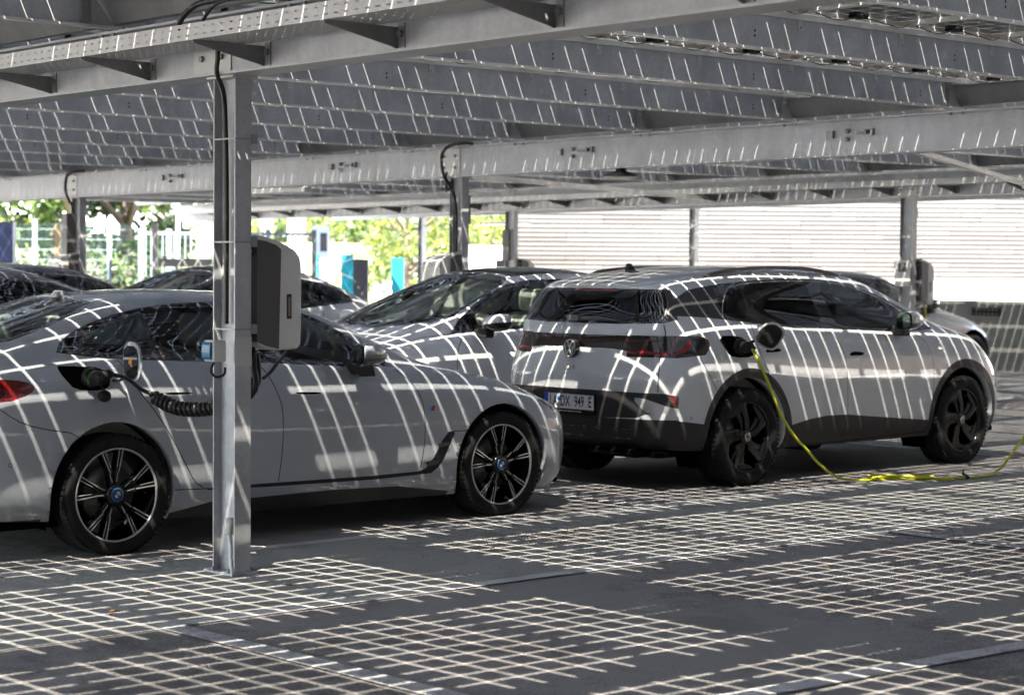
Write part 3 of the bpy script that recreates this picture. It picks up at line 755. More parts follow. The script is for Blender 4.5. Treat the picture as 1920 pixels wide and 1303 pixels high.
def cabin(root, xs, zs, seat, wheel_y, tub='interior', floor=.32, half=.74, x0=-.75, x1=2.35, belt=.98, rear=True):
    b = MB(); b.box(x0, x1, -half, half, floor, floor+.02)
    b.box(x0, x1, -half, -half+.03, floor+.021, belt); b.box(x0, x1, half-.03, half, floor+.021, belt)
    b.box(x1-.62, x1-.02, -half+.031, half-.031, floor+.3, belt+.02); b.box(x0, x0+.03, -half+.031, half-.031, floor+.021, belt)
    b.build('cabin_tub', M[tub], root)
    for (sx, rr) in ((xs, 1), (xs-.95, 0)) if rear else ((xs, 1),):
        for sy in (-.36, .36):
            s = soft_box('seat', seat, root, (.16,.50,.62), (sx,sy,zs+.28), rot=(-.22,'Y'))
            soft_box('headrest', seat, s, (.11,.27,.19), (-.10,0,.44)); soft_box('cushion', seat, s, (.50,.50,.16), (.26,0,-.30))
    t = MB(); R = .185
    ps = [(0, R*cos(a), R*sin(a)) for a in [2*pi*i/28 for i in range(29)]]; t.tube(ps, .014, 8, cap=False)
    t.box(-.01,.02,-.06,.06,-.04,.04); t.box(-.005,.005,-R,R,-.012,.012)
    o = t.build('steering_wheel', M['interior'], root, (xs+.62, wheel_y, zs+.32)); o.rotation_euler = (0,-.42,0)
# ================================================================ grey four-door fastback (near, left)
P_BMW = paint('slate_grey_paint', (.265,.285,.315), metal=.15, rough=.4, dust=.10)
def ring(xf, xr, w_, z, **k): return dict(xf=xf, xr=xr, w=w_, z=z, **k)
R_BMW = [
 ring(3.58,-.98,.84,[(-1,.24),(-.5,.215),(.4,.165),(2.4,.16),(3.2,.14),(3.6,.13)],af=.50,ar=.5,pf=3.0),
 ring(3.65,-1.04,.905,[(-1,.32),(-.5,.29),(.4,.25),(2.4,.245),(3.2,.22),(3.6,.21)],af=.52,ar=.5,pf=3.0),
 ring(3.69,-1.07,.918,[(-1,.46),(0,.43),(2.4,.42),(3.6,.40)],af=.56,ar=.5,pf=3.0),
 ring(3.70,-1.08,[(-.5,.925),(.8,.918),(1.8,.918),(2.9,.925)],[(-1,.62),(0,.60),(2.4,.59),(3.6,.58)],af=.60,ar=.5,pf=2.9),
 ring(3.68,-1.08,[(-.5,.922),(.8,.912),(1.8,.912),(2.9,.915)],[(-1,.78),(0,.77),(2.4,.73),(3.2,.70),(3.6,.68)],af=.66,ar=.5,pf=2.7),
 ring(3.57,-1.07,[(-.5,.90),(.2,.905),(1,.89),(2.2,.89),(2.9,.885)],[(-1,.92),(-.3,.935),(1,.89),(2.2,.85),(3,.80),(3.4,.74),(3.6,.72)],af=.78,ar=.45,pf=2.4,cr=.25),
 ring(3.46,-1.07,[(-1,.70),(-.5,.80),(0,.845),(1.5,.858),(2.1,.85),(2.9,.80),(3.3,.70)],[(-1.06,1.0),(-.6,1.03),(0,1.05),(.65,1.035),(1.5,.985),(2.06,.95),(2.6,.905),(3.1,.845),(3.45,.76)],af=.85,ar=.40,pf=2.3,cr=.3),
 ring(3.05,-.98,[(-1,.62),(-.5,.76),(0,.82),(1.5,.838),(2.1,.815),(2.7,.70)],[(-1,1.03),(-.6,1.065),(0,1.07),(.65,1.05),(1.5,1.0),(2.1,.972),(2.6,.935),(3.05,.885)],af=.75,ar=.38,pf=2.6),
 ring(2.42,-.74,[(-.6,.62),(-.3,.71),(0,.775),(.6,.80),(1.5,.805),(2.0,.775)],[(-.7,1.12),(-.4,1.125),(0,1.10),(.65,1.065),(1.5,1.025),(2.1,1.0),(2.42,.985)],af=.42,ar=.45,pf=3.2,pr=3.0),
 ring(1.99,-.32,[(0,.665),(.5,.71),(1.2,.725),(1.7,.69)],[(-.3,1.275),(0,1.265),(.65,1.24),(1.6,1.20),(1.98,1.205)],af=.36,ar=.45,pf=3.2,pr=3.0),
 ring(1.50,.06,[(.2,.565),(.7,.60),(1.3,.575)],[(.06,1.39),(.3,1.395),(.7,1.405),(1.3,1.392),(1.5,1.395)],af=.30,ar=.30,pf=3.4,pr=3.2),
 ring(1.34,.20,[(.3,.40),(.8,.44),(1.2,.41)],[(.2,1.425),(.7,1.447),(1.34,1.43)],af=.3,ar=.25,pf=3.,pr=3.),
 ring(1.22,.32,0,[(.3,1.445),(.75,1.462),(1.22,1.45)],af=.3,ar=.25),
]
bmw = empty('fastback_car', (5.881, 10.601, 0), -.0024, 'slate grey four-door fastback nearest the camera, plugged in with a coiled black cable', 'car', 'cars parked under the carport')
bm = shell(R_BMW, 3)
bm.transform(Matrix.Diagonal((1,1.004,1,1)))
s_all = side(); WC = [(-.02,.345),(2.86,.335)]
low = [(-1.2,-.1),(-1.2,.235),(-.46,.225),(.36,.20),(.62,.248),(1.5,.262),(2.0,.25),(2.44,.185),(3.2,.16),(3.3,-.1)]
cut(bm, [(.36,.20),(.62,.248),(1.5,.258),(2.0,.246),(2.44,.185),(2.44,-.1),(.36,-.1)], 'y', s_all, 1)
cut(bm, [(-1.2,.10),(-1.2,.235),(-.44,.225),(-.44,.1)], 'y', side(ymin=.2), 1)
cut(bm, chaikin([(.58,.335),(2.13,.322),(2.24,.355),(2.37,.566),(2.455,.570),(2.41,.50),(2.34,.36),(2.23,.296),(.60,.314)],1), 'y', s_all, 2)   # black sill line and vent
DLO = [(-.275,1.118),(-.235,1.175),(-.15,1.225),(-.03,1.272),(.12,1.315),(.30,1.352),(.5,1.378),(.78,1.388),(1.08,1.384),(1.36,1.352),(1.52,1.300),(1.66,1.232),(1.78,1.160),(1.90,1.082),(2.04,.980),(1.56,1.000),(.91,1.040),(.5,1.055),(.0,1.080)]
cut(bm, DLO, 'y', s_all, 3)
cut(bm, chaikin([(-.13,1.132),(-.08,1.205),(.1,1.275),(.28,1.320),(.335,1.327),(.335,1.085),(.1,1.098)],1), 'y', s_all, 4)
cut(bm, chaikin([(.375,1.333),(.6,1.357),(1.03,1.358),(1.06,1.2),(1.085,1.052),(.9,1.06),(.375,1.082)],1), 'y', s_all, 4)
cut(bm, chaikin([(1.135,1.350),(1.36,1.322),(1.54,1.262),(1.68,1.180),(1.76,1.12),(1.77,1.012),(1.5,1.022),(1.185,1.044),(1.16,1.2)],1), 'y', s_all, 5)
ws = [(2.37,0),(2.345,.25),(2.27,.47),(2.14,.62),(1.98,.665),(1.70,.60),(1.53,.545),(1.47,.47),(1.47,.2),(1.47,0)]
sym = lambda P: P+[(x,-y) for x,y in P[::-1] if abs(y) > 1e-6]
up = lambda x0, x1: (lambda f: f.normal.z > .15 and x0 < f.calc_center_median().x < x1 and f.calc_center_median().z > .9)
cut(bm, sym(ws), 'z', up(1.2, 2.6), 3); cut(bm, [(x*.955+.085, y*.93) for x, y in sym(ws)], 'z', up(1.2, 2.6), 5)
rg = [(-.66,0),(-.64,.28),(-.58,.48),(-.47,.57),(-.25,.575),(0,.525),(.115,.47),(.13,.3),(.14,0)]
cut(bm, sym(rg), 'z', up(-.9, .3), 3); cut(bm, [(x*.92-.02, y*.93) for x, y in sym(rg)], 'z', up(-.9, .3), 4)
sg = lambda q: (lambda f: f.calc_center_median().y*q > .3 and abs(f.normal.y) > .12 and f.calc_center_median().z > .9)
for q in (1,-1): fair(bm, (3,4,5), 'y', lambda f, q=q: sg(q)(f) and -.3 < f.calc_center_median().x < 2.06 and abs(f.normal.y) > abs(f.normal.z)*.7)
fair(bm, (5,), 'z', up(1.2,2.6)); fair(bm, (4,), 'z', up(-.9,.3))
# lamps
cut(bm, chaikin([(3.19,.752),(3.25,.792),(3.36,.785),(3.50,.765),(3.9,.75),(3.9,.655),(3.5,.645),(3.38,.655),(3.29,.690)],1), 'y', lambda f: f.calc_center_median().x > 3.1 and abs(f.calc_center_median().y) > .42, 6)
cut(bm, chaikin([(-.483,.945),(-.535,.978),(-.70,.990),(-1.3,.995),(-1.3,.865),(-.68,.862),(-.52,.908)],1), 'y', lambda f: f.calc_center_median().x < -.4 and abs(f.calc_center_median().y) > .25, 7)
# shut lines
G = [[(.055,1.075),(.09,1.0),(.124,.923),(.216,.815),(.321,.677),(.439,.479),(.50,.372),(.56,.337)], [(.98,1.03),(1.05,.95),(1.112,.80),(1.118,.70),(1.111,.53),(1.085,.335)],
     [(2.02,.965),(2.12,.888),(2.185,.786),(2.203,.641),(2.194,.475),(2.16,.32)], [(-.95,.95),(-.74,.86),(-.628,.775),(-.5,.725),(-.23,.68),(-.30,.62)], [(.36,.335),(.60,.328)], [(2.43,.567),(2.55,.568)]]
for g in G: cut(bm, band(g), 'y', s_all, 8)
cut(bm, chaikin([(.286,.905),(.40,.918),(.52,.902),(.512,.873),(.40,.862),(.297,.872)],1), 'y', side(.2,.6), 9); cut(bm, chaikin([(.30,.889),(.506,.882),(.48,.872),(.33,.872)],1), 'y', side(.2,.6), 10)
cut(bm, chaikin([(1.194,.876),(1.31,.886),(1.425,.866),(1.41,.838),(1.31,.83),(1.21,.842)],1), 'y', side(1.1,1.5), 9); cut(bm, chaikin([(1.21,.858),(1.42,.850),(1.39,.838),(1.24,.842)],1), 'y', side(1.1,1.5), 10)
rside = lambda f: f.calc_center_median().y < -.45
cut(bm, chaikin([(-.325,1.045),(-.298,1.052),(-.033,1.035),(-.028,.947),(-.078,.912),(-.254,.918),(-.305,.985)],1), 'y', rside, 11)
cut(bm, circ(-.655,.535,.012,14), 'y', s_all, 8); cut(bm, circ(-.655,.535,.009,14), 'y', s_all, 0)
hood = [(2.30,.74),(2.7,.735),(3.05,.69),(3.3,.60)]
for s_ in (1,-1): cut(bm, band([(x, y*s_) for x, y in hood]), 'z', up(2.2, 3.6) if 1 else None, 8)
for cx, cz in WC: cut(bm, circ(cx, cz, .392), 'y', side(ymin=.6), 99)
open_arches(bm, WC, .392)
parts = split(bm, bmw, {0:('body',P_BMW,'body'), 1:('skirt',M['dark_plastic'],'lr'), 2:('sill_trim',M['satin'],'lr'), 3:('window_trim',M['gloss_black'],'one'), 4:('rear_window',M['glass_mid'],'one'),
  5:('front_window',M['glass_clear'],'one'), 6:('headlight',M['lamp_clear'],'lr'), 7:('tail_light',M['red_lens'],'lr'), 8:('body',M['gap'],'body'), 9:('door_handle',P_BMW,'lr'), 10:('body',M['gap'],'body'), 11:('charge_port',M['liner'],'one')})
for (cx, cz) in WC:
    for s_ in (-1,1): liner(bmw, cx, cz, .40, s_)
MB().box(-1.0,3.45,-.80,.80,.17,.20).build('underbody', M['liner'], bmw)
cabin(bmw, .98, .50, M['seat_light'], .36, 'interior_grey', belt=.95, x0=-.60)
for nx, nz in WC:
    for s_ in (-1,1):
        x = 0 if nx < 1 else 2.856
        ty, f = wheel(bmw, x, s_*.80, .338, .262, .245, 'y', s_, WM)
        c = MB(); c.lathe([(0,f+s_*.0035),(.030,f+s_*.0035)],24,'y',mi=0); c.lathe([(.0301,f+s_*.002),(.0301,f+s_*.0055),(.037,f+s_*.0045),(.039,f)],24,'y',mi=1)
        for q in (0,1):
            c.add([(0,f+s_*.0042,0)]+[(.019*cos(pi*q+a),f+s_*.0042,.019*sin(pi*q+a)) for a in [i*pi/2/6 for i in range(7)]],[tuple(range(8))],2)
            c.add([(0,f+s_*.0042,0)]+[(.019*cos(pi*q+pi/2+a),f+s_*.0042,.019*sin(pi*q+pi/2+a)) for a in [i*pi/2/6 for i in range(7)]],[tuple(range(8))],3)
        c.build('centre_cap', [M['gloss_black'], mat('blue_ring',(.01,.09,.24),.3), M['white_pl'], mat('roundel_blue',(.015,.11,.28),.3)], ty, fix=False)
def mirror(root, x, y, z, sgn, capm, low, L=.21, H=.15, W=.23):
    """door mirror: rounded shell (painted above, dark below), glass facing back, short foot; x is the glass side"""
    prof = [(0,.90),(.03,.985),(.12,1.0),(.35,.985),(.58,.91),(.76,.78),(.89,.58),(.97,.32),(1.0,.04)]
    cap = MB(); lowr = MB(); K = 28; yc = y+sgn*W*.62
    def pt(t, s, k):
        a = 2*pi*k/K; c, q = cos(a), sin(a); e = 2/3.2
        yy = math.copysign(abs(c)**e, c)*W/2*s; zz = math.copysign(abs(q)**e, q)*H/2*s*(1 if q > 0 else .92)
        return (x+t*L+.035*(-yy*sgn/(W/2))*1., yc+yy, z+.015+zz-.012*(yy*-sgn)/(W/2))
    for m, k0, k1 in ((cap, 0, K//2), (lowr, K//2, K)):
        vs = [pt(t, s, k) for t, s in prof for k in range(k0-1 if m is cap else k0+1-1, (k1+1 if m is cap else k1)+1)]
        n = len(vs)//len(prof)
        m.add(vs, [(i*n+j, i*n+j+1, (i+1)*n+j+1, (i+1)*n+j) for i in range(len(prof)-1) for j in range(n-1)], 0, True)
    o = cap.build('mirror', capm, root, fix=False); lowr.build('lower_shell', low, o, fix=False)
    g = MB(); R_ = [pt(.0, .90, k) for k in range(K)]; g.add(R_, [tuple(range(K))], 0); g.add([(p[0]-.001, yc+(p[1]-yc)*.82, z+.015+(p[2]-z-.015)*.82) for p in R_], [tuple(range(K))], 1)
    g.build('mirror_glass', [low, M['chrome']], o)
    MB().prism([(x+.06,z-.105),(x+.16,z-.105),(x+.14,z-.03),(x+.05,z-.03)], min(y-sgn*.06,y+sgn*.09), max(y-sgn*.06,y+sgn*.09), 'y').build('mirror_foot', M['dark_plastic'], o, bevel=.012)
    return o
for s_ in (-1,1): mirror(bmw, 1.585, s_*.885, 1.055, s_, P_BMW, M['gloss_black'])
# charging: socket, plug, cap, open flap
fy = -.905
MB().lathe([(.055,0),(.055,-.04),(.045,-.045),(.045,0)],24,'y',(-.155,fy+.02,.985)).build('socket_ring', M['black'], bmw)
fl = MB(); fl.prism(chaikin([(-1.12+.93,-.10),(-.02,-.10),(0,.0),(-.02,.115),(-.17,.115),(-.20,.02)],2), -.006, .006, 'x', mi=0)
fl.prism(chaikin([(-.17,-.085),(-.03,-.085),(-.015,0),(-.03,.095),(-.155,.095),(-.18,.02)],1), -.012, -.0062, 'x', mi=1)
fl.box(-.013,-.0122,-.115,-.08,-.01,.02,2).box(-.013,-.0122,-.12,-.10,-.02,-.012,3)
fl.tube([(-.01,-.02,-.09),(-.03,.0,-.10),(-.05,.03,-.10)], .008, 6, mi=1)
fo = fl.build('charge_flap', [P_BMW, M['gloss_black'], mat('warning_orange',(.6,.22,.01),.5), M['white_pl']], bmw, (.035,-.92,1.065)); fo.rotation_euler = (0,0,-.05)
cp = MB().lathe([(0,-.02),(.030,-.018),(.034,0),(.030,.02),(0,.022)],16,'y').tube(spline([(0,0,.03),(-.03,.01,.07),(-.06,.03,.10)],4),.005,6).build('port_cap', M['black'], bmw, (-.105,-.955,.885))
for (x0, x1, z) in ((2.30,2.385,.495),(2.215,2.30,.385)):
    MB().prism([(x0,z),(x1,z+.012),(x1,z-.012),(x0+.01,z-.02)], -.935, -.895, 'y').build('vent_fin', M['gloss_black'], bmw, bevel=.004)
# badge
bd = MB()
for i, c_ in enumerate((0,1,2)): bd.prism([(2.235+i*.012,.705),(2.247+i*.012,.705),(2.257+i*.012,.735),(2.245+i*.012,.735)], -.9235,-.9205,'y',mi=i)
bd.prism([(2.273,.705),(2.283,.735),(2.290,.715),(2.300,.735),(2.308,.705),(2.300,.705),(2.297,.722),(2.290,.706),(2.284,.722),(2.281,.705)], -.9235,-.9205,'y',mi=3)
bd.build('fender_badge', [mat('badge_blue',(.05,.25,.6),.3), mat('badge_navy',(.01,.03,.25),.3), mat('badge_red',(.6,.01,.01),.3), M['chrome']], bmw)
af = MB().prism(spline([(.06,0),(-.02,.012),(-.09,.030),(-.12,.026),(-.14,0)],4),-.03,.03,'y').build('roof_antenna', P_BMW, bmw, (.26,0,1.418), bevel=.004)
# ================================================================ light grey SUV (right)
P_ID = paint('moonstone_grey_paint', (.44,.462,.49), metal=.0, rough=.4, dust=.06)
R_ID = [
 ring(3.50,-.86,.85,[(-.9,.30),(-.4,.28),(.5,.255),(2.4,.25),(3.3,.20),(3.6,.19)],af=.55,ar=.40,pf=3.0,pr=3.0),
 ring(3.57,-.92,.90,[(-.9,.38),(.5,.33),(2.4,.33),(3.3,.30),(3.6,.30)],af=.55,ar=.42,pf=3.0,pr=3.0),
 ring(3.61,-.965,.915,[(-.9,.51),(.5,.46),(2.4,.44),(3.6,.46)],af=.58,ar=.44,pf=3.0,pr=2.9),
 ring(3.62,-.955,[(-.5,.922),(.7,.912),(1.9,.912),(2.8,.925)],[(-.9,.70),(.5,.62),(2.4,.62),(3.6,.64)],af=.60,ar=.44,pf=2.9,pr=2.8),
 ring(3.60,-.960,[(-.5,.924),(.7,.918),(1.9,.916),(2.8,.924)],[(-.9,.815),(.5,.80),(2.4,.80),(3.6,.77)],af=.64,ar=.44,pf=2.8,pr=2.7,cr=lambda x: .55 if x < -.5 else 0),
 ring(3.53,-.915,[(-.5,.912),(0,.918),(1,.900),(2.3,.900),(2.8,.905)],[(-.9,.965),(0,.97),(1,.96),(2.3,.96),(3.2,.91),(3.5,.86)],af=.66,ar=.42,pf=2.7,pr=2.7,cr=.15),
 ring(3.42,-.885,[(-.7,.80),(-.2,.85),(.3,.866),(1,.866),(2.3,.862),(2.9,.84),(3.2,.78)],[(-.88,1.13),(-.6,1.17),(0,1.165),(.6,1.13),(1.2,1.11),(2,1.085),(2.4,1.085),(2.9,1.075),(3.2,1.025),(3.42,.955)],af=.74,ar=.38,pf=2.6,pr=2.8,cr=.3),
 ring(3.08,-.845,[(-.7,.77),(-.3,.81),(.3,.838),(1,.842),(2.3,.82),(2.7,.76)],[(-.86,1.19),(-.6,1.245),(0,1.225),(.6,1.18),(1.2,1.155),(2,1.12),(2.4,1.13),(3.08,1.112)],af=.70,ar=.32,pf=2.9,pr=3.2),
 ring(2.74,-.805,[(-.6,.76),(0,.79),(1,.81),(2.1,.80),(2.4,.775)],[(-.8,1.225),(-.6,1.28),(0,1.26),(1,1.195),(2.2,1.155),(2.74,1.160)],af=.40,ar=.28,pf=3.2,pr=3.6),
 ring(2.24,-.745,[(-.6,.70),(0,.735),(1,.745),(1.9,.72)],[(-.75,1.36),(-.5,1.40),(0,1.41),(1,1.39),(1.7,1.37),(2.24,1.385)],af=.36,ar=.26,pf=3.2,pr=3.8),
 ring(1.68,-.70,[(-.5,.635),(0,.655),(1,.655),(1.5,.63)],[(-.68,1.462),(-.4,1.515),(0,1.56),(.5,1.585),(1,1.585),(1.4,1.570),(1.68,1.568)],af=.30,ar=.22,pf=3.4,pr=3.8),
 ring(1.50,-.735,[(-.5,.55),(0,.50),(1,.50),(1.35,.47)],[(-.73,1.478),(-.4,1.545),(0,1.595),(.5,1.618),(1,1.616),(1.5,1.600)],af=.28,ar=.20,pf=3.,pr=3.6),
 ring(1.38,-.69,0,[(-.7,1.50),(-.4,1.555),(0,1.61),(.55,1.635),(1.38,1.622)],af=.28,ar=.2),
]
suv = empty('sport_utility_car', (11.347, 10.786, 0), .016, 'light grey compact utility car with black cladding, seen from behind, charging with a yellow cable', 'car', 'cars parked under the carport')
bm = shell(R_ID, 3); WC = [(.0,.36),(2.79,.36)]
s_all = side(); rear = lambda f: f.normal.x < -.5 and f.calc_center_median().x < -.45
# cladding
cut(bm, [(-1.4,.522),(-.75,.515),(-.47,.478),(-.3,.3),(.3,.3),(.505,.425),(.72,.462),(.93,.48),(1.2,.478),(1.63,.440),(2.28,.386),(2.6,.3),(3.1,.3),(3.31,.30),(3.9,.30),(3.9,-.1),(-1.4,-.1)], 'y', side(ymin=.5), 1)
for cx, cz in WC: cut(bm, circ(cx+.01, cz, .515), 'y', side(ymin=.5), 1)
cut(bm, [(-.95,.518),(.95,.518),(.95,.1),(-.95,.1)], 'x', rear, 1)
cut(bm, chaikin([(-.80,.715),(.80,.715),(.87,.68),(.915,.60),(.86,.575),(.70,.56),(.60,.517),(-.60,.517),(-.70,.56),(-.86,.575),(-.915,.60),(-.87,.68)],1), 'x', rear, 1)
for s_ in (1,-1):
    cut(bm, chaikin([(s_*y, z) for y, z in [(.58,.672),(.67,.672),(.76,.640),(.86,.600),(.925,.597),(.90,.572),(.74,.560),(.68,.575)]],1), 'x', rear, 12)
    cut(bm, chaikin([(s_*y, z) for y, z in [(.825,.700),(.872,.692),(.925,.615),(.915,.597),(.868,.600)]],1), 'x', rear, 13)
cut(bm, band([(-.6,.44),(.6,.44)],.003,0), 'x', rear, 14); cut(bm, band([(-.6,.37),(.6,.37)],.003,0), 'x', rear, 14)
# rear lamps and band
cut(bm, chaikin([(-.96,.962),(-.73,.962),(-.60,.982),(-.42,1.018),(-.2,1.022),(.2,1.022),(.42,1.018),(.60,.982),(.73,.962),(.96,.962),(.96,1.117),(-.96,1.117)],1)[0:], 'x', rear, 6)
cut(bm, chaikin([(-1.3,.962),(-1.3,1.119),(-.6,1.121),(-.45,1.117),(-.390,1.080),(-.405,1.030),(-.485,.965)],1), 'y', side(-2,-.3,.5), 6)
for s_ in (1,-1):
    cut(bm, chaikin([(s_*.58,.998),(s_*.70,.985),(s_*.80,.985),(s_*.80,1.002),(s_*.70,1.004),(s_*.60,1.012)],1), 'x', rear, 15)
cut(bm, [(-.88,.990),(-.76,.990),(-.76,1.006),(-.88,1.006)], 'y', side(-2,-.3,.5), 15); cut(bm, chaikin([(-.73,.992),(-.66,.995),(-.60,1.04),(-.575,1.075),(-.60,1.08),(-.65,1.045),(-.68,1.012),(-.73,1.010)],1), 'y', side(-2,-.3,.5), 15)
cut(bm, [(-.75,1.088),(.75,1.088),(.75,1.080),(-.75,1.080)], 'x', rear, 16)
cut(bm, [(-.96,.973),(-.70,.973),(-.70,.967),(-.96,.967)], 'x', rear, 14); cut(bm, [(.96,.973),(.70,.973),(.70,.967),(.96,.967)], 'x', rear, 14)
# tailgate glass
cut(bm, chaikin([(-.70,1.198),(.70,1.198),(.80,1.245),(.90,1.33),(.9,1.50),(.72,1.452),(.5,1.456),(-.5,1.456),(-.72,1.452),(-.9,1.50),(-.90,1.33),(-.80,1.245)],1), 'x', lambda f: f.normal.x < -.25 and f.calc_center_median().x < -.45 and f.calc_center_median().z < 1.475, 3)
cut(bm, chaikin([(-.60,1.212),(.60,1.212),(.655,1.25),(.63,1.40),(.58,1.437),(-.58,1.437),(-.63,1.40),(-.655,1.25)],1), 'x', rear, 4)
cut(bm, [(-.22,1.452),(.22,1.452),(.22,1.440),(-.22,1.440)], 'x', rear, 13)
# side glass
cut(bm, [(-.80,1.262),(-.70,1.31),(-.60,1.38),(-.42,1.452),(-.2,1.482),(0,1.500),(.33,1.522),(.62,1.531),(.95,1.531),(1.2,1.524),(1.48,1.494),(1.72,1.440),(1.93,1.378),(2.10,1.312),(2.26,1.240),(2.46,1.125),(2.0,1.108),(1.14,1.143),(.6,1.163),(.26,1.190),(-.07,1.222),(-.3,1.246),(-.62,1.262)], 'y', s_all, 3)
cut(bm, chaikin([(-.155,1.250),(-.10,1.355),(-.02,1.455),(.07,1.470),(.125,1.476),(.145,1.232)],1), 'y', s_all, 4)
cut(bm, chaikin([(.165,1.228),(.15,1.480),(.4,1.503),(.93,1.510),(.945,1.4),(1.0,1.168),(.6,1.182)],1), 'y', s_all, 4)
cut(bm, chaikin([(1.165,1.155),(1.13,1.3),(1.08,1.508),(1.3,1.496),(1.5,1.468),(1.75,1.402),(1.95,1.336),(2.07,1.27),(2.09,1.125),(1.6,1.138)],1), 'y', s_all, 5)
cut(bm, band([(-.17,1.25),(-.115,1.355),(-.03,1.450),(.07,1.486),(.4,1.512),(.95,1.520),(1.3,1.505),(1.52,1.475),(1.77,1.408),(1.98,1.338),(2.11,1.27)],.0028,1), 'y', s_all, 17)
wsI = [(2.68,0),(2.66,.25),(2.58,.48),(2.45,.64),(2.25,.70),(1.93,.655),(1.71,.60),(1.65,.5),(1.63,.2),(1.63,0)]
cut(bm, sym(wsI), 'z', up(1.3, 2.7), 3); cut(bm, [(x*.95+.108, y*.93) for x, y in sym(wsI)], 'z', up(1.3, 2.7), 5)
cut(bm, chaikin([(3.26,.93),(3.32,.975),(3.42,.93),(3.55,.84),(3.9,.80),(3.9,.76),(3.5,.78),(3.38,.83)],1), 'y', lambda f: f.calc_center_median().x > 3.1 and abs(f.calc_center_median().y) > .42, 18)
fair(bm, (3,4,13), 'x', lambda f: f.normal.x < -.45 and f.calc_center_median().x < -.5 and f.calc_center_median().z > 1.15 and abs(f.calc_center_median().y) < .70)
for q in (1,-1): fair(bm, (3,4,5,17), 'y', lambda f, q=q: sg(q)(f) and -.35 < f.calc_center_median().x < 2.4 and abs(f.normal.y) > abs(f.normal.z)*.7)
fair(bm, (5,), 'z', up(1.3,2.7))
G = [[(.10,1.20),(.115,1.05),(.16,.94),(.21,.86),(.25,.78)],[(.25,.78),(.40,.66),(.50,.52),(.52,.40),(.54,.265)],[(.985,1.165),(1.06,1.105),(1.14,1.02),(1.185,.92),(1.197,.70),(1.206,.473),(1.155,.262)],
     [(2.12,1.11),(2.24,1.05),(2.31,.96),(2.34,.85),(2.345,.661),(2.325,.424),(2.28,.285)],[(.54,.268),(1.2,.262),(2.28,.288)],[(-.53,.96),(-.42,.80),(-.36,.72)]]
for g in G: cut(bm, band(g), 'y', s_all, 8)
for s_ in (1,-1): cut(bm, band([(s_*.725,1.20),(s_*.755,1.12),(s_*.745,.96),(s_*.765,.85),(s_*.765,.716)],.003,1), 'x', lambda f: f.normal.x < -.3 and f.calc_center_median().x < -.45, 8)
for (x0, z0) in ((.19,1.015),(1.22,.965)):
    cut(bm, chaikin([(x0,z0-.012),(x0+.05,z0+.025),(x0+.21,z0+.018),(x0+.225,z0-.03),(x0+.20,z0-.042),(x0+.03,z0-.035)],1), 'y', side(x0-.1,x0+.3), 9)
    cut(bm, chaikin([(x0+.01,z0-.022),(x0+.05,z0+.005),(x0+.20,z0-.004),(x0+.20,z0-.030),(x0+.03,z0-.032)],1), 'y', side(x0-.1,x0+.3), 10)
cut(bm, chaikin([(-.297,1.117),(-.072,1.115),(.02,1.072),(.067,1.011),(.053,.952),(-.175,.955),(-.24,.998)],1), 'y', lambda f: f.calc_center_median().y < -.45, 11)
cut(bm, circ(-.62,.53,.012,14), 'y', s_all, 8); cut(bm, circ(-.62,.53,.009,14), 'y', s_all, 0)
bz = [(2.345,.990),(2.345,.958),(2.37,.945),(2.50,.945),(2.585,.990)]
cut(bm, bz, 'y', side(2.2,2.7), 17); cut(bm, [(2.356,.983),(2.356,.96),(2.375,.951),(2.495,.951),(2.565,.984)], 'y', side(2.2,2.7), 0)
for cx, cz in WC: cut(bm, circ(cx, cz, .445), 'y', side(ymin=.55), 99)
open_arches(bm, WC, .445, lip=.06)
T_ = bm.faces.layers.int['tag']
for f in bm.faces:
    if f[T_] == 3 and f.calc_center_median().x < -.16 and f.normal.x > -.62 and abs(f.normal.y) > .3: f[T_] = 20
parts = split(bm, suv, {0:('body',P_ID,'body'), 1:('cladding',M['dark_plastic'],'one'), 3:('window_trim',M['gloss_black'],'one'), 4:('rear_window',M['glass_dark'],'one'), 5:('front_window',M['glass_clear'],'one'),
  6:('tail_light',M['lamp_dark'],'one'), 8:('body',M['gap'],'body'), 9:('door_handle',P_ID,'lr'), 10:('body',M['gap'],'body'), 11:('charge_port',M['liner'],'one'), 12:('bumper_blade',M['silver'],'lr'), 13:('reflector',M['red_lens'],'one'),
  14:('cladding',M['gloss_black'],'body'), 15:('lamp_element',mat('red_lamp_element',(.20,.004,.004),.2,noise=.5,scale=50),'lr'), 20:('pillar_panel',M['pillar'],'lr'), 16:('light_strip',mat('dark_red_strip',(.04,.003,.003),.2),'one'), 17:('bright_trim',M['silver'],'lr'), 18:('headlight',M['lamp_clear'],'lr')})
for (cx, cz) in WC:
    for s_ in (-1,1): liner(suv, cx, cz, .452, s_, .82)
MB().box(-.82,3.4,-.78,.78,.24,.28).build('underbody', M['liner'], suv)
MB().box(-.9,-.66,-.62,.62,.235,.30).build('rear_valance', M['liner'], suv, bevel=.02)
cabin(suv, 1.12, .62, M['seat_dark'], .36, 'interior_grey', belt=1.10, x0=-.66, x1=2.5, floor=.42)
def spokes(): pass
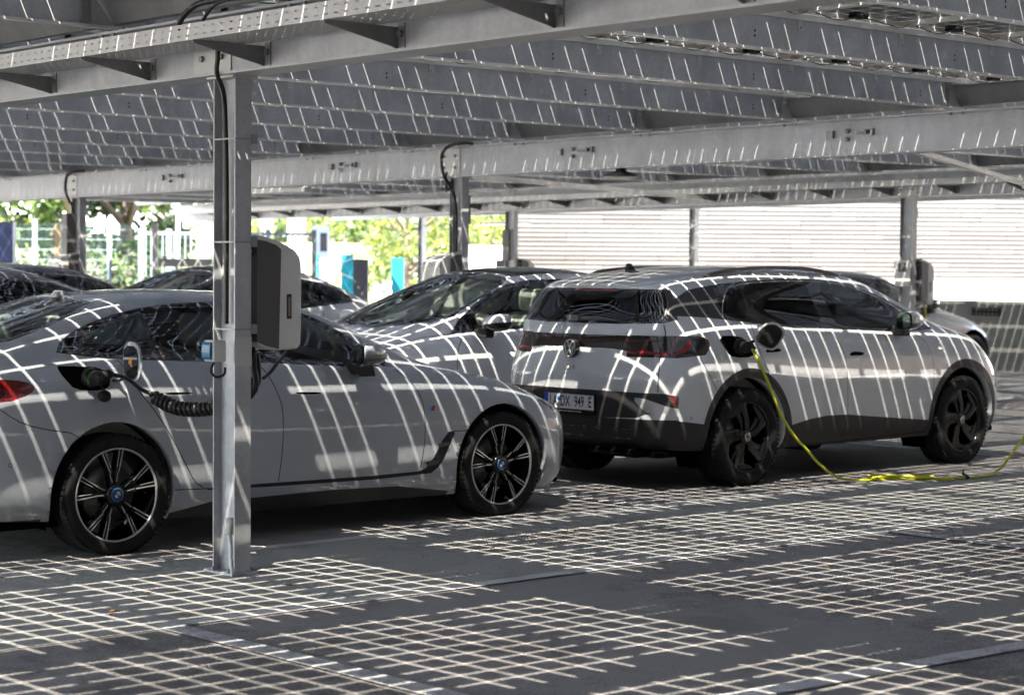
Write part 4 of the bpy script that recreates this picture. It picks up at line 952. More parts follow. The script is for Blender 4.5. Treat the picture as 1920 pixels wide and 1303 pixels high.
for nx in (0, 2.768):
    for s_ in (-1,1):
        ty, f = wheel(suv, nx, s_*.80, .368, .262, .245, 'turbine', s_, WM)
        c = MB(); c.lathe([(.026,f+s_*.0035),(.031,f+s_*.0035),(.031,f-s_*.002)],24,'y',mi=0)
        def st(p, q, w_=.005):
            P_, Q_ = Vector((p[0],0,p[1]))*.026, Vector((q[0],0,q[1]))*.026; d = Q_-P_
            c.obox((P_+Q_)/2+Vector((0,f+s_*.003,0)), d, (0,.002,0), Vector((-d.z,0,d.x)).normalized()*w_)
        for p, q in (((-.45,.85),(-.05,.1)),((.45,.85),(.05,.1)),((-.95,.3),(-.4,-.85)),((-.4,-.85),(0,-.05)),((0,-.05),(.4,-.85)),((.4,-.85),(.95,.3))): st(p, q)
        c.build('centre_cap', M['chrome'], ty)
for s_ in (-1,1): mirror(suv, 1.79, s_*.875, 1.185, s_, P_ID, M['gloss_black'], L=.20, H=.155, W=.22)
# emblem on the tailgate, facing backwards: y to the left when seen from behind is +y
def on_rear(): pass
ex, ey = Vector((0,-1,0)), Vector((.12,0,1)).normalized(); nrm = ex.cross(ey)
O = Vector((-.940,.012,1.012)); em = MB()
def disc(c, r0, r1, d, mi, n=40):
    A = []; 
    for i in range(n):
        a = 2*pi*i/n; u = ex*cos(a)+ey*sin(a); A += [c+u*r0+nrm*d, c+u*r1+nrm*d]
    em.add(A, [(2*i,2*i+1,(2*i+3) % (2*n),(2*i+2) % (2*n)) for i in range(n)], mi)
nrm = -nrm if nrm.x > 0 else nrm
em.add([O+(ex*cos(2*pi*i/40)+ey*sin(2*pi*i/40))*.068+nrm*.014 for i in range(40)]+[O+(ex*cos(2*pi*i/40)+ey*sin(2*pi*i/40))*.072-nrm*.02 for i in range(40)], [tuple(range(40))]+[(i,(i+1)%40,(i+1)%40+40,i+40) for i in range(40)], 0)
disc(O, .058, .064, .0165, 1)
def stroke(pts, w_):
    for p, q in zip(pts, pts[1:]):
        P_, Q_ = O+(ex*p[0]+ey*p[1])*.06, O+(ex*q[0]+ey*q[1])*.06; d = Q_-P_
        em.obox((P_+Q_)/2+nrm*.0165, d*1.04, nrm*.002, d.cross(nrm).normalized()*w_, 1)
stroke([(-.42,.86),(-.02,.10)],.0075); stroke([(.42,.86),(.02,.10)],.0075)
stroke([(-.86,.42),(-.38,-.88),(0,-.06),(.38,-.88),(.86,.42)],.0075)
em.build('tailgate_emblem', [M['gloss_black'], M['white_pl']], suv)
text_obj('ID.4', .056, M['bolt'], suv, (-.966,.0,.872), ex, ey, 'model_lettering', .002, .0005, xs=1.25)
# number plate
pl = MB(); px = -.968
pl.box(px,px+.02,-.265,.265,.530,.682,0)
pl.box(px-.004,px-.0005,-.259,.259,.562,.674,1); pl.box(px-.0045,px-.0041,.215,.259,.562,.674,2)
for a in (.02,.0,-.018): pass
pl.box(px-.0050,px-.0046,-.248,.2145,.5635,.5655,0); pl.box(px-.0050,px-.0046,-.248,.2145,.6705,.6725,0)
rnd = random.Random(3); yy = .20
while yy > -.12:
    w_ = rnd.choice([.006,.009,.012]); pl.box(px-.0006,px-.0001,yy-w_,yy,.543,.5495,1); yy -= w_+rnd.choice([.003,.003,.008])
plate = pl.build('number_plate', [M['gloss_black'], mat('plate_white',(.70,.70,.72),.4), mat('plate_blue',(.01,.05,.42),.4)], suv)
up_ = Vector((0,0,1))
pk = mat('plate_lettering',(.008,.008,.009),.5)
def pt(s, y, xs=.62, sz=.112): text_obj(s, sz, pk, plate, (px-.0052,y,.617), ex, up_, 'lettering', .0004, .0016, xs=xs)
pt('LA', .158); pt('DX', .035); pt('949', -.112, .60); pt('E', -.222, .62)
sc_ = MB()
for zc, m_ in ((.640,0),(.592,1)): sc_.lathe([(0,-.0056),(.0205,-.0056),(.0205,-.004)],22,'x',(px,.098,zc),mi=m_)
sc_.build('plate_sticker', [mat('sticker_blue',(.03,.22,.55),.4), M['silver']], plate)
text_obj('PRO', .022, M['chrome'], suv, (2.42,-.9185,.969), (1,0,0), (0,0,1), 'badge_lettering', .0008, .0004, xs=1.3)
# wiper, rails, antenna
MB().tube([(-.86,.05,1.235),(-.835,-.18,1.235),(-.83,-.36,1.225)],[.016,.012,.006],8).box(-.88,-.83,.0,.12,1.215,1.255).build('rear_wiper', M['plastic_dark'], suv)
for s_ in (-1,1):
    r_ = MB(); P_ = spline([(-.20,s_*.605,1.512),(-.10,s_*.605,1.562),(.1,s_*.608,1.594),(.5,s_*.61,1.618),(.9,s_*.608,1.618),(1.25,s_*.600,1.594),(1.46,s_*.592,1.556)],6)
    for a, b in zip(P_, P_[1:]): 
        d = b-a; r_.obox((a+b)/2, d*1.03, (0,.030,0), Vector((-d.z,0,d.x)).normalized()*.024)
    r_.build('roof_rail', M['plastic_dark'], suv, bevel=0)
MB().prism(spline([(.10,-.01),(.02,.005),(-.025,.052),(-.045,.052),(-.06,-.01)],5),-.02,.02,'y').build('roof_antenna', M['gloss_black'], suv, (-.30,.0,1.585), bevel=.006)
# open flap and plug
fp = MB(); C0 = spline([(-.09,-.085),(.05,-.095),(.09,-.02),(.075,.085),(-.03,.10),(-.10,.02)],4,True)
fp.prism([(p.x,p.y) for p in C0],-.004,.010,'y',mi=0); fp.prism([(p.x*.84,p.y*.84) for p in C0],-.020,.002,'y',mi=1); fp.prism([(p.x*.45,p.y*.45-.01) for p in C0],-.034,-.0202,'y',mi=1)
fo = fp.build('charge_flap', [P_ID, M['black']], suv, (.085,-1.045,1.115)); fo.rotation_euler = (.1,.45,-.85)
MB().tube([(.02,-.90,1.06),(.05,-.97,1.09),(.08,-1.03,1.11)],.011,8).build('flap_hinge', M['black'], suv)
MB().lathe([(.06,0),(.06,-.03),(.05,-.035),(.05,0)],24,'y',(-.10,-.90,1.035)).build('socket_ring', M['black'], suv)
# ================================================================ the cars behind
R_TY = [
 ring(3.58,-.86,.86,[(-.9,.27),(.4,.225),(2.4,.22),(3.6,.20)],af=.6,ar=.5),
 ring(3.66,-.94,.93,[(-.9,.38),(.4,.32),(2.4,.32),(3.6,.32)],af=.62,ar=.5),
 ring(3.72,-1.0,.95,[(-.9,.56),(2.4,.52),(3.6,.52)],af=.66,ar=.5),
 ring(3.71,-1.01,.955,[(-.9,.76),(2.4,.72),(3.6,.68)],af=.72,ar=.5,pf=2.5),
 ring(3.62,-1.0,[(-.5,.94),(.5,.935),(2,.935),(2.9,.92)],[(-.9,.94),(0,.93),(1.4,.90),(2.4,.87),(3.2,.80),(3.6,.75)],af=.82,ar=.48,pf=2.4,cr=.2),
 ring(3.48,-.96,[(-.9,.76),(-.3,.85),(.5,.875),(2,.87),(2.9,.82),(3.2,.72)],[(-.9,1.12),(-.3,1.13),(.5,1.085),(1.4,1.045),(2.1,1.015),(2.5,.985),(3,.915),(3.4,.82)],af=.86,ar=.45,pf=2.3,cr=.2),
 ring(3.05,-.90,[(-.7,.75),(-.3,.81),(.5,.85),(2,.84),(2.6,.76)],[(-.9,1.155),(-.3,1.165),(.5,1.11),(1.4,1.065),(2.1,1.04),(2.6,1.00),(3.05,.95)],af=.75,ar=.42,pf=2.6),
 ring(2.55,-.80,[(-.5,.70),(0,.77),(.8,.81),(1.9,.80),(2.1,.775)],[(-.8,1.20),(-.3,1.21),(.5,1.14),(1.4,1.09),(2.2,1.06),(2.55,1.045)],af=.42,ar=.40,pf=3.2,pr=3.),
 ring(2.02,-.50,[(-.3,.64),(0,.69),(.8,.73),(1.6,.71)],[(-.5,1.36),(0,1.365),(.6,1.34),(1.6,1.29),(2.02,1.28)],af=.36,ar=.40,pf=3.2,pr=3.),
 ring(1.32,-.08,[(.1,.56),(.6,.61),(1.1,.59)],[(-.05,1.51),(.3,1.535),(.8,1.54),(1.32,1.525)],af=.30,ar=.30,pf=3.4,pr=3.2),
 ring(1.18,.1,[(.2,.40),(.7,.45),(1.1,.42)],[(.1,1.565),(.7,1.60),(1.18,1.58)],af=.3,ar=.25,pf=3.,pr=3.),
 ring(1.08,.25,0,[(.2,1.60),(.7,1.625),(1.08,1.605)],af=.3,ar=.25),
]
def crossover(name, loc, rz, pm, label, roofm, seat, level=2, plate=False, glass_m='glass_clear', detail=True):
    c = empty(name, loc, rz, label, 'car', 'cars parked under the carport')
    bm = shell(R_TY, level); WC = [(0,.36),(2.89,.36)]; sa = side()
    cut(bm, [(.42,.20),(.42,.31),(2.47,.31),(2.47,.20),(2.47,.0),(.42,.0)], 'y', sa, 1)
    cut(bm, [(-.42,1.215),(-.36,1.29),(-.2,1.37),(.05,1.44),(.35,1.488),(.75,1.510),(1.1,1.50),(1.35,1.465),(1.6,1.385),(1.82,1.285),(2.02,1.175),(2.18,1.052),(1.4,1.085),(.6,1.125),(.1,1.170)], 'y', sa, 3)
    cut(bm, chaikin([(-.28,1.235),(-.2,1.32),(.0,1.405),(.12,1.43),(.14,1.195)],1), 'y', sa, 4)
    cut(bm, chaikin([(.17,1.19),(.16,1.435),(.35,1.465),(.86,1.482),(.92,1.3),(.95,1.135),(.6,1.150)],1), 'y', sa, 5)
    cut(bm, chaikin([(1.0,1.132),(.97,1.3),(.92,1.482),(1.1,1.475),(1.33,1.435),(1.57,1.355),(1.78,1.26),(1.85,1.21),(1.86,1.093),(1.4,1.112)],1), 'y', sa, 5)
    W = [(2.49,0),(2.46,.25),(2.38,.47),(2.25,.63),(2.05,.69),(1.70,.63),(1.40,.565),(1.28,.50),(1.24,.25),(1.24,0)]
    cut(bm, sym(W), 'z', up(1.0, 2.7), 3); cut(bm, [(x*.955+.085, y*.93) for x, y in sym(W)], 'z', up(1.0, 2.7), 5)
    cut(bm, sym([(1.23,0),(1.23,.50),(1.15,.52),(.2,.52),(-.05,.50),(-.09,.45),(-.09,0)]), 'z', up(-.5, 1.3), 2)
    cut(bm, sym([(-.10,0),(-.10,.47),(-.4,.52),(-.70,.52),(-.76,.3),(-.78,0)]), 'z', up(-1., 0), 4)
    cut(bm, chaikin([(3.18,.80),(3.3,.835),(3.55,.76),(3.9,.72),(3.9,.66),(3.5,.68),(3.3,.73)],1), 'y', lambda f: f.calc_center_median().x > 3.1 and abs(f.calc_center_median().y) > .42, 6)
    for q in (1,-1): fair(bm, (3,4,5), 'y', lambda f, q=q: sg(q)(f) and -.3 < f.calc_center_median().x < 2.15 and abs(f.normal.y) > abs(f.normal.z)*.7)
    fair(bm, (5,), 'z', up(1.0,2.7)); fair(bm, (4,), 'z', up(-1.,0))
    if detail:
        for g in [[(2.10,1.02),(2.19,.93),(2.23,.8),(2.22,.6),(2.18,.33)],[(.99,1.10),(1.06,.95),(1.07,.8),(1.05,.33)],[(.10,1.15),(.16,.95),(.35,.7),(.45,.5),(.50,.33)]]: cut(bm, band(g,.0035), 'y', sa, 8)
        cut(bm, chaikin([(2.24,.735),(2.28,.760),(2.42,.750),(2.44,.735),(2.30,.728)],1), 'y', sa, 3)
        for s_ in (1,-1): cut(bm, band([(2.15,s_*.80),(2.6,s_*.76),(3.0,s_*.70),(3.35,s_*.58)],.0035), 'z', up(2.0,3.6), 8)
    for cx, cz in WC: cut(bm, circ(cx, cz, .42), 'y', side(ymin=.55), 99)
    open_arches(bm, WC, .42)
    split(bm, c, {0:('body',pm,'body'),1:('skirt',M['dark_plastic'],'lr'),2:('roof_glass',roofm,'one'),3:('window_trim',M['gloss_black'],'one'),4:('rear_window',M['glass_dark'],'one'),5:('front_window',M[glass_m],'one'),6:('headlight',M['lamp_clear'],'lr'),8:('body',M['gap'],'body')})
    for (cx, cz) in WC:
        for s_ in (-1,1): liner(c, cx, cz, .425, s_, .82)
    MB().box(-.9,3.5,-.80,.80,.21,.25).build('underbody', M['liner'], c)
    cabin(c, .95, .60, seat, .38, 'interior_pale' if seat is M['seat_light'] else 'interior', belt=1.0, x0=-.62, x1=2.45, floor=.40)
    for nx in (0, 2.89):
        for s_ in (-1,1): wheel(c, nx, s_*.82, .355, .25, .245, 'plain', s_, WM)
    for s_ in (-1,1): mirror(c, 1.78, s_*.875, 1.125, s_, pm, M['gloss_black'], L=.17, H=.15, W=.19)
    return c
P_T1 = paint('silver_paint', (.64,.665,.70), metal=.0, rough=.38, dust=.04)
P_T2 = paint('pale_silver_paint', (.54,.56,.59), metal=.0, rough=.38, dust=.04)
P_BK = paint('black_paint', (.006,.006,.008), metal=.0, rough=.35, dust=.02)
P_DG = paint('graphite_paint', (.03,.031,.036), metal=.2, rough=.35, dust=.04)
P_BL = paint('dark_grey_paint', (.09,.095,.105), metal=.3, rough=.35, dust=.05)
RG = M['gloss_black']
t1 = crossover('crossover_car', (13.05,13.50,0), pi, P_T1, 'silver crossover with a black glass roof facing left, between the fastback and the utility car', M['glass_roof'], M['seat_light'], 2)
t2 = crossover('crossover_car', (13.35,18.45,0), pi, P_T2, 'silver crossover facing left, mostly hidden behind the wall charger and the fastback roof', M['glass_roof'], M['seat_dark'], 2)
l1 = crossover('crossover_car', (6.05,13.62,0), 0, P_BL, 'dark grey car cut by the left picture edge, its windscreen behind the fastback', RG, M['seat_light'], 2)
d1 = crossover('crossover_car', (12.0,21.0,0), pi, P_DG, 'graphite car behind the others at the left, its antenna against the fence', RG, M['seat_dark'], 2)
r1 = crossover('crossover_car', (21.3,17.75,0), 0, P_BK, 'black car facing right, behind the utility car and the column with the parking sign', RG, M['seat_dark'], 2, glass_m='glass_mid')
# ================================================================ wall chargers, cables and small fittings
CHG = [(0,1.20),(.05,1.178),(.14,1.160),(.26,1.166),(.283,1.19),(.287,1.30),(.287,1.60),(.278,1.645),(.25,1.682),(.19,1.712),(.12,1.738),(.04,1.758),(0,1.762)]
def charger(loc, rz, label, cable=True):
    c = empty('wall_charger', loc, rz, label, 'charger', 'wall chargers on the columns')
    MB().prism(CHG, -.15, .15, 'y').build('front_shell', M['plastic_grey'], c, bevel=.012)
    MB().prism([(-.004,1.21),(.05,1.186),(.138,1.168),(.150,1.69),(.12,1.712),(.05,1.732),(-.004,1.738)], -.156, .156, 'y').build('housing', M['plastic_dark'], c, bevel=.004)
    for s_ in (-1, 1):
        b = MB(); b.box(.188,.218, s_*.1505 if s_ < 0 else .1505-.0, s_*.1505+s_*.003 if s_ > 0 else -.1535, 1.325,1.455, 0)
        o = b.build('status_window', M['gloss_black'], c)
        MB().box(.196,.210, min(s_*.1538,s_*.1545), max(s_*.1538,s_*.1545), 1.34,1.44).build('label_plate', M['disc'], o)
    for z in (1.26, 1.66):
        MB().box(-.045,.0,-.09,.09,z,z+.03).lathe([(0,-.12),(.012,-.12),(.012,-.09),(0,-.09)],6,'y',(-.02,0,z+.015)).build('mount', M['bolt'], c)
    MB().lathe([(.02,1.12),(.022,1.175),(.0,1.175)],14,'z',(.07,0,0)).build('gland', M['black'], c)
    return c
ch1 = charger((6.082, 8.80, 0), 0, 'nearest wall charger, two-tone grey box on the right of the near column')
ch2 = charger((13.795, 16.10, 0), pi, 'light grey charger left of the second column, above the silver car roof')
ch3 = charger((13.795, 23.86, 0), pi, 'striped charger top beside the far left column')
ch4 = charger((21.915, 16.22, 0), 0, 'charger on the far right column with a yellow lead')
ch5 = charger((21.915, 24.0, 0), 0, 'small distant charger at the left end of the slatted facade')
for (x,y,z0,z1) in ((21.73,24.0,1.75,2.30),(13.70,16.0,1.9,2.35),(13.70,23.95,1.55,2.25)):
    pass
ub = MB().box(21.69,21.738,23.93,24.08,1.72,2.22).build('cable_duct_box', M['plastic_dark'], None); tag(ub, 'dark grey box fixed to the distant column at the slatted facade', 'box')
ub = MB().box(21.905,21.95,16.16,16.3,2.3,2.42).build('junction_box', M['plastic_grey'], None); tag(ub, 'small grey junction box near the top of the far right column', 'box')
ub = MB().box(13.972,13.99,16.03,16.17,2.06,2.36).build('junction_box', M['steel_dark'], None); tag(ub, 'dark flat box on the right side of the second column', 'box')
ub = MB().box(13.66,13.80,23.78,23.92,1.6,2.28).build('cable_duct_box', M['plastic_dark'], None); tag(ub, 'dark upright box beside the far left column', 'box')
# near column fittings
sw = empty('socket_box', (5.85, 8.70, 1.165), 0, 'white outdoor socket box with a blue front on the near column', 'socket box')
MB().box(-.035,.045,-.045,.045,-.055,.055).build('housing', M['white_pl'], sw, bevel=.008)
MB().prism(chaikin([(-.035,-.048),(-.050,-.04),(-.054,.0),(-.050,.04),(-.035,.048)],1),-.036,.036,'y').build('lid', M['blue_pl'], sw)
MB().tube(spline([(.0,.0,-.06),(-.02,0,-.10),(.01,0,-.135),(.06,0,-.125),(.075,.01,-.09)],6), .007, 8).build('lead', M['cable'], sw)
MB().box(-.052,.052,-.1035,-.1002,1.085,1.235).build('backing_plate', M['steel_light'], c_near)
for z in (1.72, 1.27, 2.25):
    o = MB().box(-.052,.055,-.1035,-.1002,z,z+.008).box(-.0535,-.0505,-.10,.10,z,z+.008).box(.0505,.085,-.105,-.06,z-.02,z+.03).build('strap', M['bolt'], c_near)
lp = MB().lathe([(.0,.0),(.026,.0),(.026,.085),(.0,.085)],12,'z',(5.945,8.70,.21)).tube(spline([(5.945,8.70,.22),(5.95,8.695,.15),(5.945,8.685,.08),(5.925,8.64,.01)],5),.012,8).build('white_conduit', M['white_pl'])
tag(lp, 'white conduit end at the foot of the near column', 'conduit')
def helix(path, R, turns, r, name, label, group=None, m='cable'):
    P = spline(path, 24); n = len(P); L = [0]
    for a, b in zip(P, P[1:]): L.append(L[-1]+(b-a).length)
    N = int(turns*14); pts = []
    for i in range(N+1):
        s = L[-1]*i/N; j = 0
        while j < n-2 and L[j+1] < s: j += 1
        t = (s-L[j])/max(1e-9, L[j+1]-L[j]); p = P[j].lerp(P[j+1], t); d = (P[j+1]-P[j]).normalized()
        a = d.cross(Vector((0,0,1))).normalized(); b = d.cross(a); ph = 2*pi*turns*i/N
        env = min(1, i/14, (N-i)/14)
        pts.append(p+(a*cos(ph)+b*sin(ph))*R*env)
    return tag(MB().tube(pts, r, 8).build(name, M[m]), label, 'cable', group)
helix([(5.994,9.53,.902),(6.033,9.5,.860),(6.074,9.35,.820),(6.138,9.15,.833),(6.183,9.0,.877),(6.22,8.9,.93)], .031, 21, .0118, 'coiled_cable', 'coiled black charging cable sagging beside the fastback')
cable('charging_cable', [(5.735,9.64,1.005),(5.77,9.62,1.008),(5.863,9.58,.985),(5.935,9.55,.927),(5.975,9.54,.905),(5.994,9.53,.902)], .011, M['cable'], 'straight end of the black cable at the fastback charge port')
cable('charging_cable', [(6.165,8.80,1.14),(6.17,8.80,1.06),(6.175,8.79,.98),(6.15,8.80,.92),(6.12,8.82,.90),(6.09,8.84,.93)], .017, M['cable'], 'thick black lead looping under the nearest wall charger')
cable('charging_cable', [(6.19,8.80,1.14),(6.20,8.80,1.05),(6.21,8.82,.98),(6.22,8.9,.93)], .012, M['cable'], 'black lead from the nearest charger to the coil')
cable('charging_cable', [(6.37,8.86,1.36),(6.43,8.84,1.315),(6.455,8.82,1.25),(6.43,8.84,1.17),(6.40,8.9,1.09),(6.36,8.92,1.03),(6.30,8.9,1.00)], .010, M['cable'], 'thin black lead bowing out at the right of the nearest charger')
helix([(6.16,8.86,1.0),(6.19,8.87,.96),(6.21,8.88,.92)], .03, 5, .011, 'coiled_cable', 'short black coil below the nearest wall charger')
plug = empty('charging_plug', (5.726,9.66,.985), 0, 'black charging plug with a green ring in the fastback port', 'plug')
MB().lathe([(0,-.085),(.034,-.085),(.040,-.05),(.040,.015),(0,.02)],20,'y').build('plug_body', M['black'], plug)
MB().lathe([(.041,.014),(.0475,.014),(.0475,.022),(.041,.022)],28,'y').build('ring', mat('green_ring',(.02,.15,.02),.4), plug)
MB().tube(spline([(0,-.05,.0),(.01,-.075,.015),(.04,-.07,.022),(.07,-.05,.02)],5),[.032]*6+[.026]*5+[.017]*5,12).build('grip', M['black'], plug)
plug2 = empty('charging_plug', (11.245,9.83,1.035), 0, 'black charging plug with a yellow lead in the grey utility car', 'plug')
MB().lathe([(0,-.085),(.034,-.085),(.042,-.05),(.042,.04),(0,.04)],20,'y').build('plug_body', M['black'], plug2)
MB().tube(spline([(0,-.05,.0),(.0,-.085,-.0),(.01,-.10,-.02)],5),.022,12).build('grip', M['black'], plug2)
cable('yellow_cable', [(11.24,9.74,1.03),(11.225,9.69,.98),(11.24,9.67,.93),(11.283,9.655,.847),(11.33,9.635,.74),(11.378,9.62,.631),(11.46,9.61,.50),(11.571,9.6,.375),(11.68,9.57,.27),(11.80,9.55,.16),(12.0,9.53,.05),(12.25,9.50,.014),(12.42,9.43,.014),(12.60,9.36,.014),(12.78,9.25,.014),(13.0,9.12,.014),(13.25,9.08,.016),(13.45,9.12,.04),(13.56,9.12,.09),(13.642,9.071,.213),(13.707,9.018,.332),(13.821,8.926,.551),(13.95,8.85,.80)], .0098, M['yellow'], 'long yellow charging cable from the utility car across the ground', seg=6)
cable('yellow_cable', [(12.36,9.44,.018),(12.40,9.56,.030),(12.52,9.52,.036),(12.62,9.36,.030),(12.78,9.22,.018),(12.86,9.12,.016),(12.80,9.10,.016),(12.64,9.20,.034),(12.52,9.36,.040),(12.42,9.44,.036),(12.36,9.52,.018),(12.44,9.50,.016),(12.60,9.30,.044),(12.74,9.20,.034)], .0095, M['yellow'], 'gathered loops of the yellow cable lying on the paving', seg=8)
tag(MB().tube(spline([(13.04,9.15,.045),(13.05,9.12,.03),(13.04,9.09,.018),(13.02,9.13,.012)],4),.01,6).tube([(13.04,9.14,.04),(13.08,9.17,.06)],.009,6).build('velcro_tie', M['black']), 'black cable tie around the yellow cable on the ground', 'cable tie')
cable('yellow_lead', [(22.02,16.1,1.17),(22.03,16.08,1.05),(22.06,16.1,.9),(22.1,16.1,.6)], .014, M['yellow'], 'yellow lead hanging from the far right charger')
# parking sign on the far right column
sg = empty('parking_sign', (21.735,16.245,1.57), 0, 'small grey sign with a white P in a dark square on the far right column', 'sign')
MB().box(0,.006,-.125,.125,-.17,.17).build('sign_plate', M['white_pl'], sg)
MB().box(-.0012,-.0002,-.065,.065,.02,.14).build('dark_square', mat('sign_navy',(.01,.012,.02),.5), sg)
text_obj('P', .12, M['white_pl'], sg, (-.0022,0,.082), (0,-1,0), (0,0,1), 'lettering', .0004, .002)
t_ = MB()
for z in (-.02,-.045): t_.box(-.0012,-.0002,-.04,.05,z,z+.008)
t_.build('fine_print', M['bolt'], sg)
# fallen leaves and grit on the paving
LM = [mat('dry_leaf_'+n, c_, .7) for n, c_ in (('yellow',(.45,.27,.03)),('brown',(.18,.08,.025)),('tan',(.32,.20,.08)))]
rl = random.Random(11)
LS = [(5.912,8.137,0),(5.262,8.378,1),(4.848,8.036,1),(8.499,6.819,2),(8.811,6.152,1),(7.6,8.5,1),(8.485,8.732,1),(4.62,8.2,2),(9.3,5.9,1),(10.2,6.1,0),(13.3,8.85,1),(12.9,8.6,2)]
for (x, y, k) in LS:
    b = MB(); a = rl.uniform(0, 6.28); s = rl.uniform(.022,.038)
    P = [(-1,0,.0),(-.4,.42,.25),(.3,.45,.15),(1,0,.35),(.3,-.42,.2),(-.4,-.38,.3)]
    b.add([(x+s*(px*cos(a)-py*sin(a)), y+s*(px*sin(a)+py*cos(a)), .0125+s*pz) for px,py,pz in P]+[(x,y,.0125+s*.05)], [(i,(i+1)%6,6) for i in range(6)])
    tag(b.build('fallen_leaf', LM[k]), ('yellow','brown','tan')[k]+' curled leaf fallen on the carport paving', 'leaf', ('yellow','brown','tan')[k]+' leaves fallen on the paving')
b = MB()
for i in range(1500):
    if i < 900: x, y = rl.gauss(8.25,.45), rl.gauss(8.66,.14)
    else: x, y = rl.uniform(3.5,16), rl.uniform(5.2,9.3)
    s = rl.uniform(.002,.006) if i < 900 else rl.uniform(.002,.006); a = rl.uniform(0,6.28); ca, sa_ = cos(a)*s, sin(a)*s
    b.add([(x-ca,y-sa_,.0095),(x+sa_*.5,y-ca*.5,.012+s*.4),(x+ca,y+sa_,.0095),(x-sa_*.5,y+ca*.5,.011)], [(0,1,2,3)], 0 if rl.random() < .7 else 1)
tag(b.build('leaf_litter', [LM[1], M['bolt']], fix=False), 'reddish brown leaf crumbs and grit on the paving', 'litter', kind='stuff')
# ================================================================ beyond the carport
Fh = Vector((cos(yaw), sin(yaw))); Rh = Vector((sin(yaw), -cos(yaw)))
def at(u, d):
    """ground point at distance d along the view and bearing given by the photo column u"""
    p = Fh*d+Rh*d*(u-960)/FPX; return p.x, p.y
def slab_between(a, b, th, z0, z1, mb, mi=0):
    A, B = Vector(a), Vector(b); d = (B-A); n = Vector((-d.y, d.x)).normalized()*th
    vs = [(A.x,A.y,z0),(B.x,B.y,z0),(B.x+n.x,B.y+n.y,z0),(A.x+n.x,A.y+n.y,z0)]; vs += [(x,y,z1) for x,y,_ in vs]
    mb.add(vs, [(3,2,1,0),(4,5,6,7),(0,1,5,4),(1,2,6,5),(2,3,7,6),(3,0,4,7)], mi)
M['concrete'] = mat('wall_concrete', (.15,.155,.152), .85, noise=.18, scale=2.5, bump=.15, bscale=60)
M['white_wall'] = mat('white_render', (.30,.30,.30), .7, noise=.03, scale=2)
M['slat'] = mat('white_slat', (.072,.070,.069), .6, noise=.14, scale=.35)
M['slat2'] = mat('pinkish_slat', (.060,.055,.0545), .6, noise=.16, scale=.5)
M['shadow_back'] = mat('gap_shade_backing', (.008,.012,.012), .9)  # shade of the slat gaps put into a near-black colour
wl = MB(); slab_between((27.62,25.5), (27.62,6.0), .2, 0, 1.13, wl)
tag(wl.build('retaining_wall', M['concrete']), 'low grey concrete wall behind the utility car with bands of light', 'wall')
# empty number plate holder on the wall
A = Vector((27.60,19.22)); B = Vector((27.60,18.68)); d = (B-A); L = d.length; e = d.normalized()
ph = empty('plate_holder', (A.x,A.y,.895), math.atan2(d.y,d.x), 'empty black number plate holder fixed on the low concrete wall', 'plate holder')
b = MB(); b.box(0,L,-.02,-.002,0,.012).box(0,L,-.02,-.002,.113,.125).box(0,.012,-.02,-.002,.0122,.1128).box(L-.012,L,-.02,-.002,.0122,.1128).box(.012,L-.012,-.010,-.002,.045,.08)
for k in range(7): b.box(.03+k*L/7,.05+k*L/7,-.014,-.002,.0122,.1128)
b.build('holder_frame', M['black'], ph)
# slatted facade in full sun
fa = empty('slatted_building', (*at(960,42),0), 0, 'white building with long horizontal slats in full sun behind the carport', 'building')
o_ = Vector((*at(960,42),0))
def rel(p): return (p[0]-o_.x, p[1]-o_.y)
b = MB(); slab_between(rel(at(952,42)), rel(at(2800,42)), .4, 0, 1.40, b); b.build('plinth', M['white_wall'], fa)
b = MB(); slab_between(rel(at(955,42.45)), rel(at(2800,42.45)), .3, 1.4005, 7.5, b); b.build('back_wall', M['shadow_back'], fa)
rs = random.Random(5)
for side_ in (0,):
    b = MB(); z = 1.41; k = 0
    while z < 4.6:
        t = 0; u = 955
        while u < 2780:
            u2 = u+rs.choice([105,140,175,230]); slab_between(rel(at(u,42-.0)), rel(at(min(u2,2790)-1,42-.0)), .05, z, z+.069, b, 0 if rs.random() < .62 else 1); u = u2
        z += .0945; k += 1
    o = b.build('slat_cladding', [M['slat'], M['slat2']], fa)
# ---- fences, gate and street furniture at the left
M['mesh'] = mat('fence_wire', (.10,.16,.17), .5, .3); M['post'] = mat('fence_post', (.22,.27,.34), .5); M['gate'] = mat('gate_steel', (.13,.16,.21), .5)
def mesh_fence(u0, u1, d, h, posts, label):
    f = empty('mesh_fence', (*at(u0,d),0), 0, label, 'fence'); o = Vector(at(u0,d)); A = Vector((0,0)); B = Vector(at(u1,d))-o; D = (B-A); n = int(D.length/.05)
    b = MB()
    for i in range(n+1):
        p = A+D*i/n; b.obox((p.x,p.y,h/2),(.004,0,0),(0,.004,0),(0,0,h))
    z = .1
    while z <= h: 
        for dz in (0,): b.tube([(A.x,A.y,z),(B.x,B.y,z)], .006, 4)
        z += .2
    b.build('wire_mesh', M['mesh'], f)
    for u in posts:
        p = Vector(at(u,d))-o; MB().box(p.x-.035,p.x+.035,p.y-.03,p.y+.03,0,h+.08).build('post', M['post'], f)
mesh_fence(-120, 262, 40, 2.42, [-75,65,205], 'tall wire mesh fence with grey posts in front of the hedge')
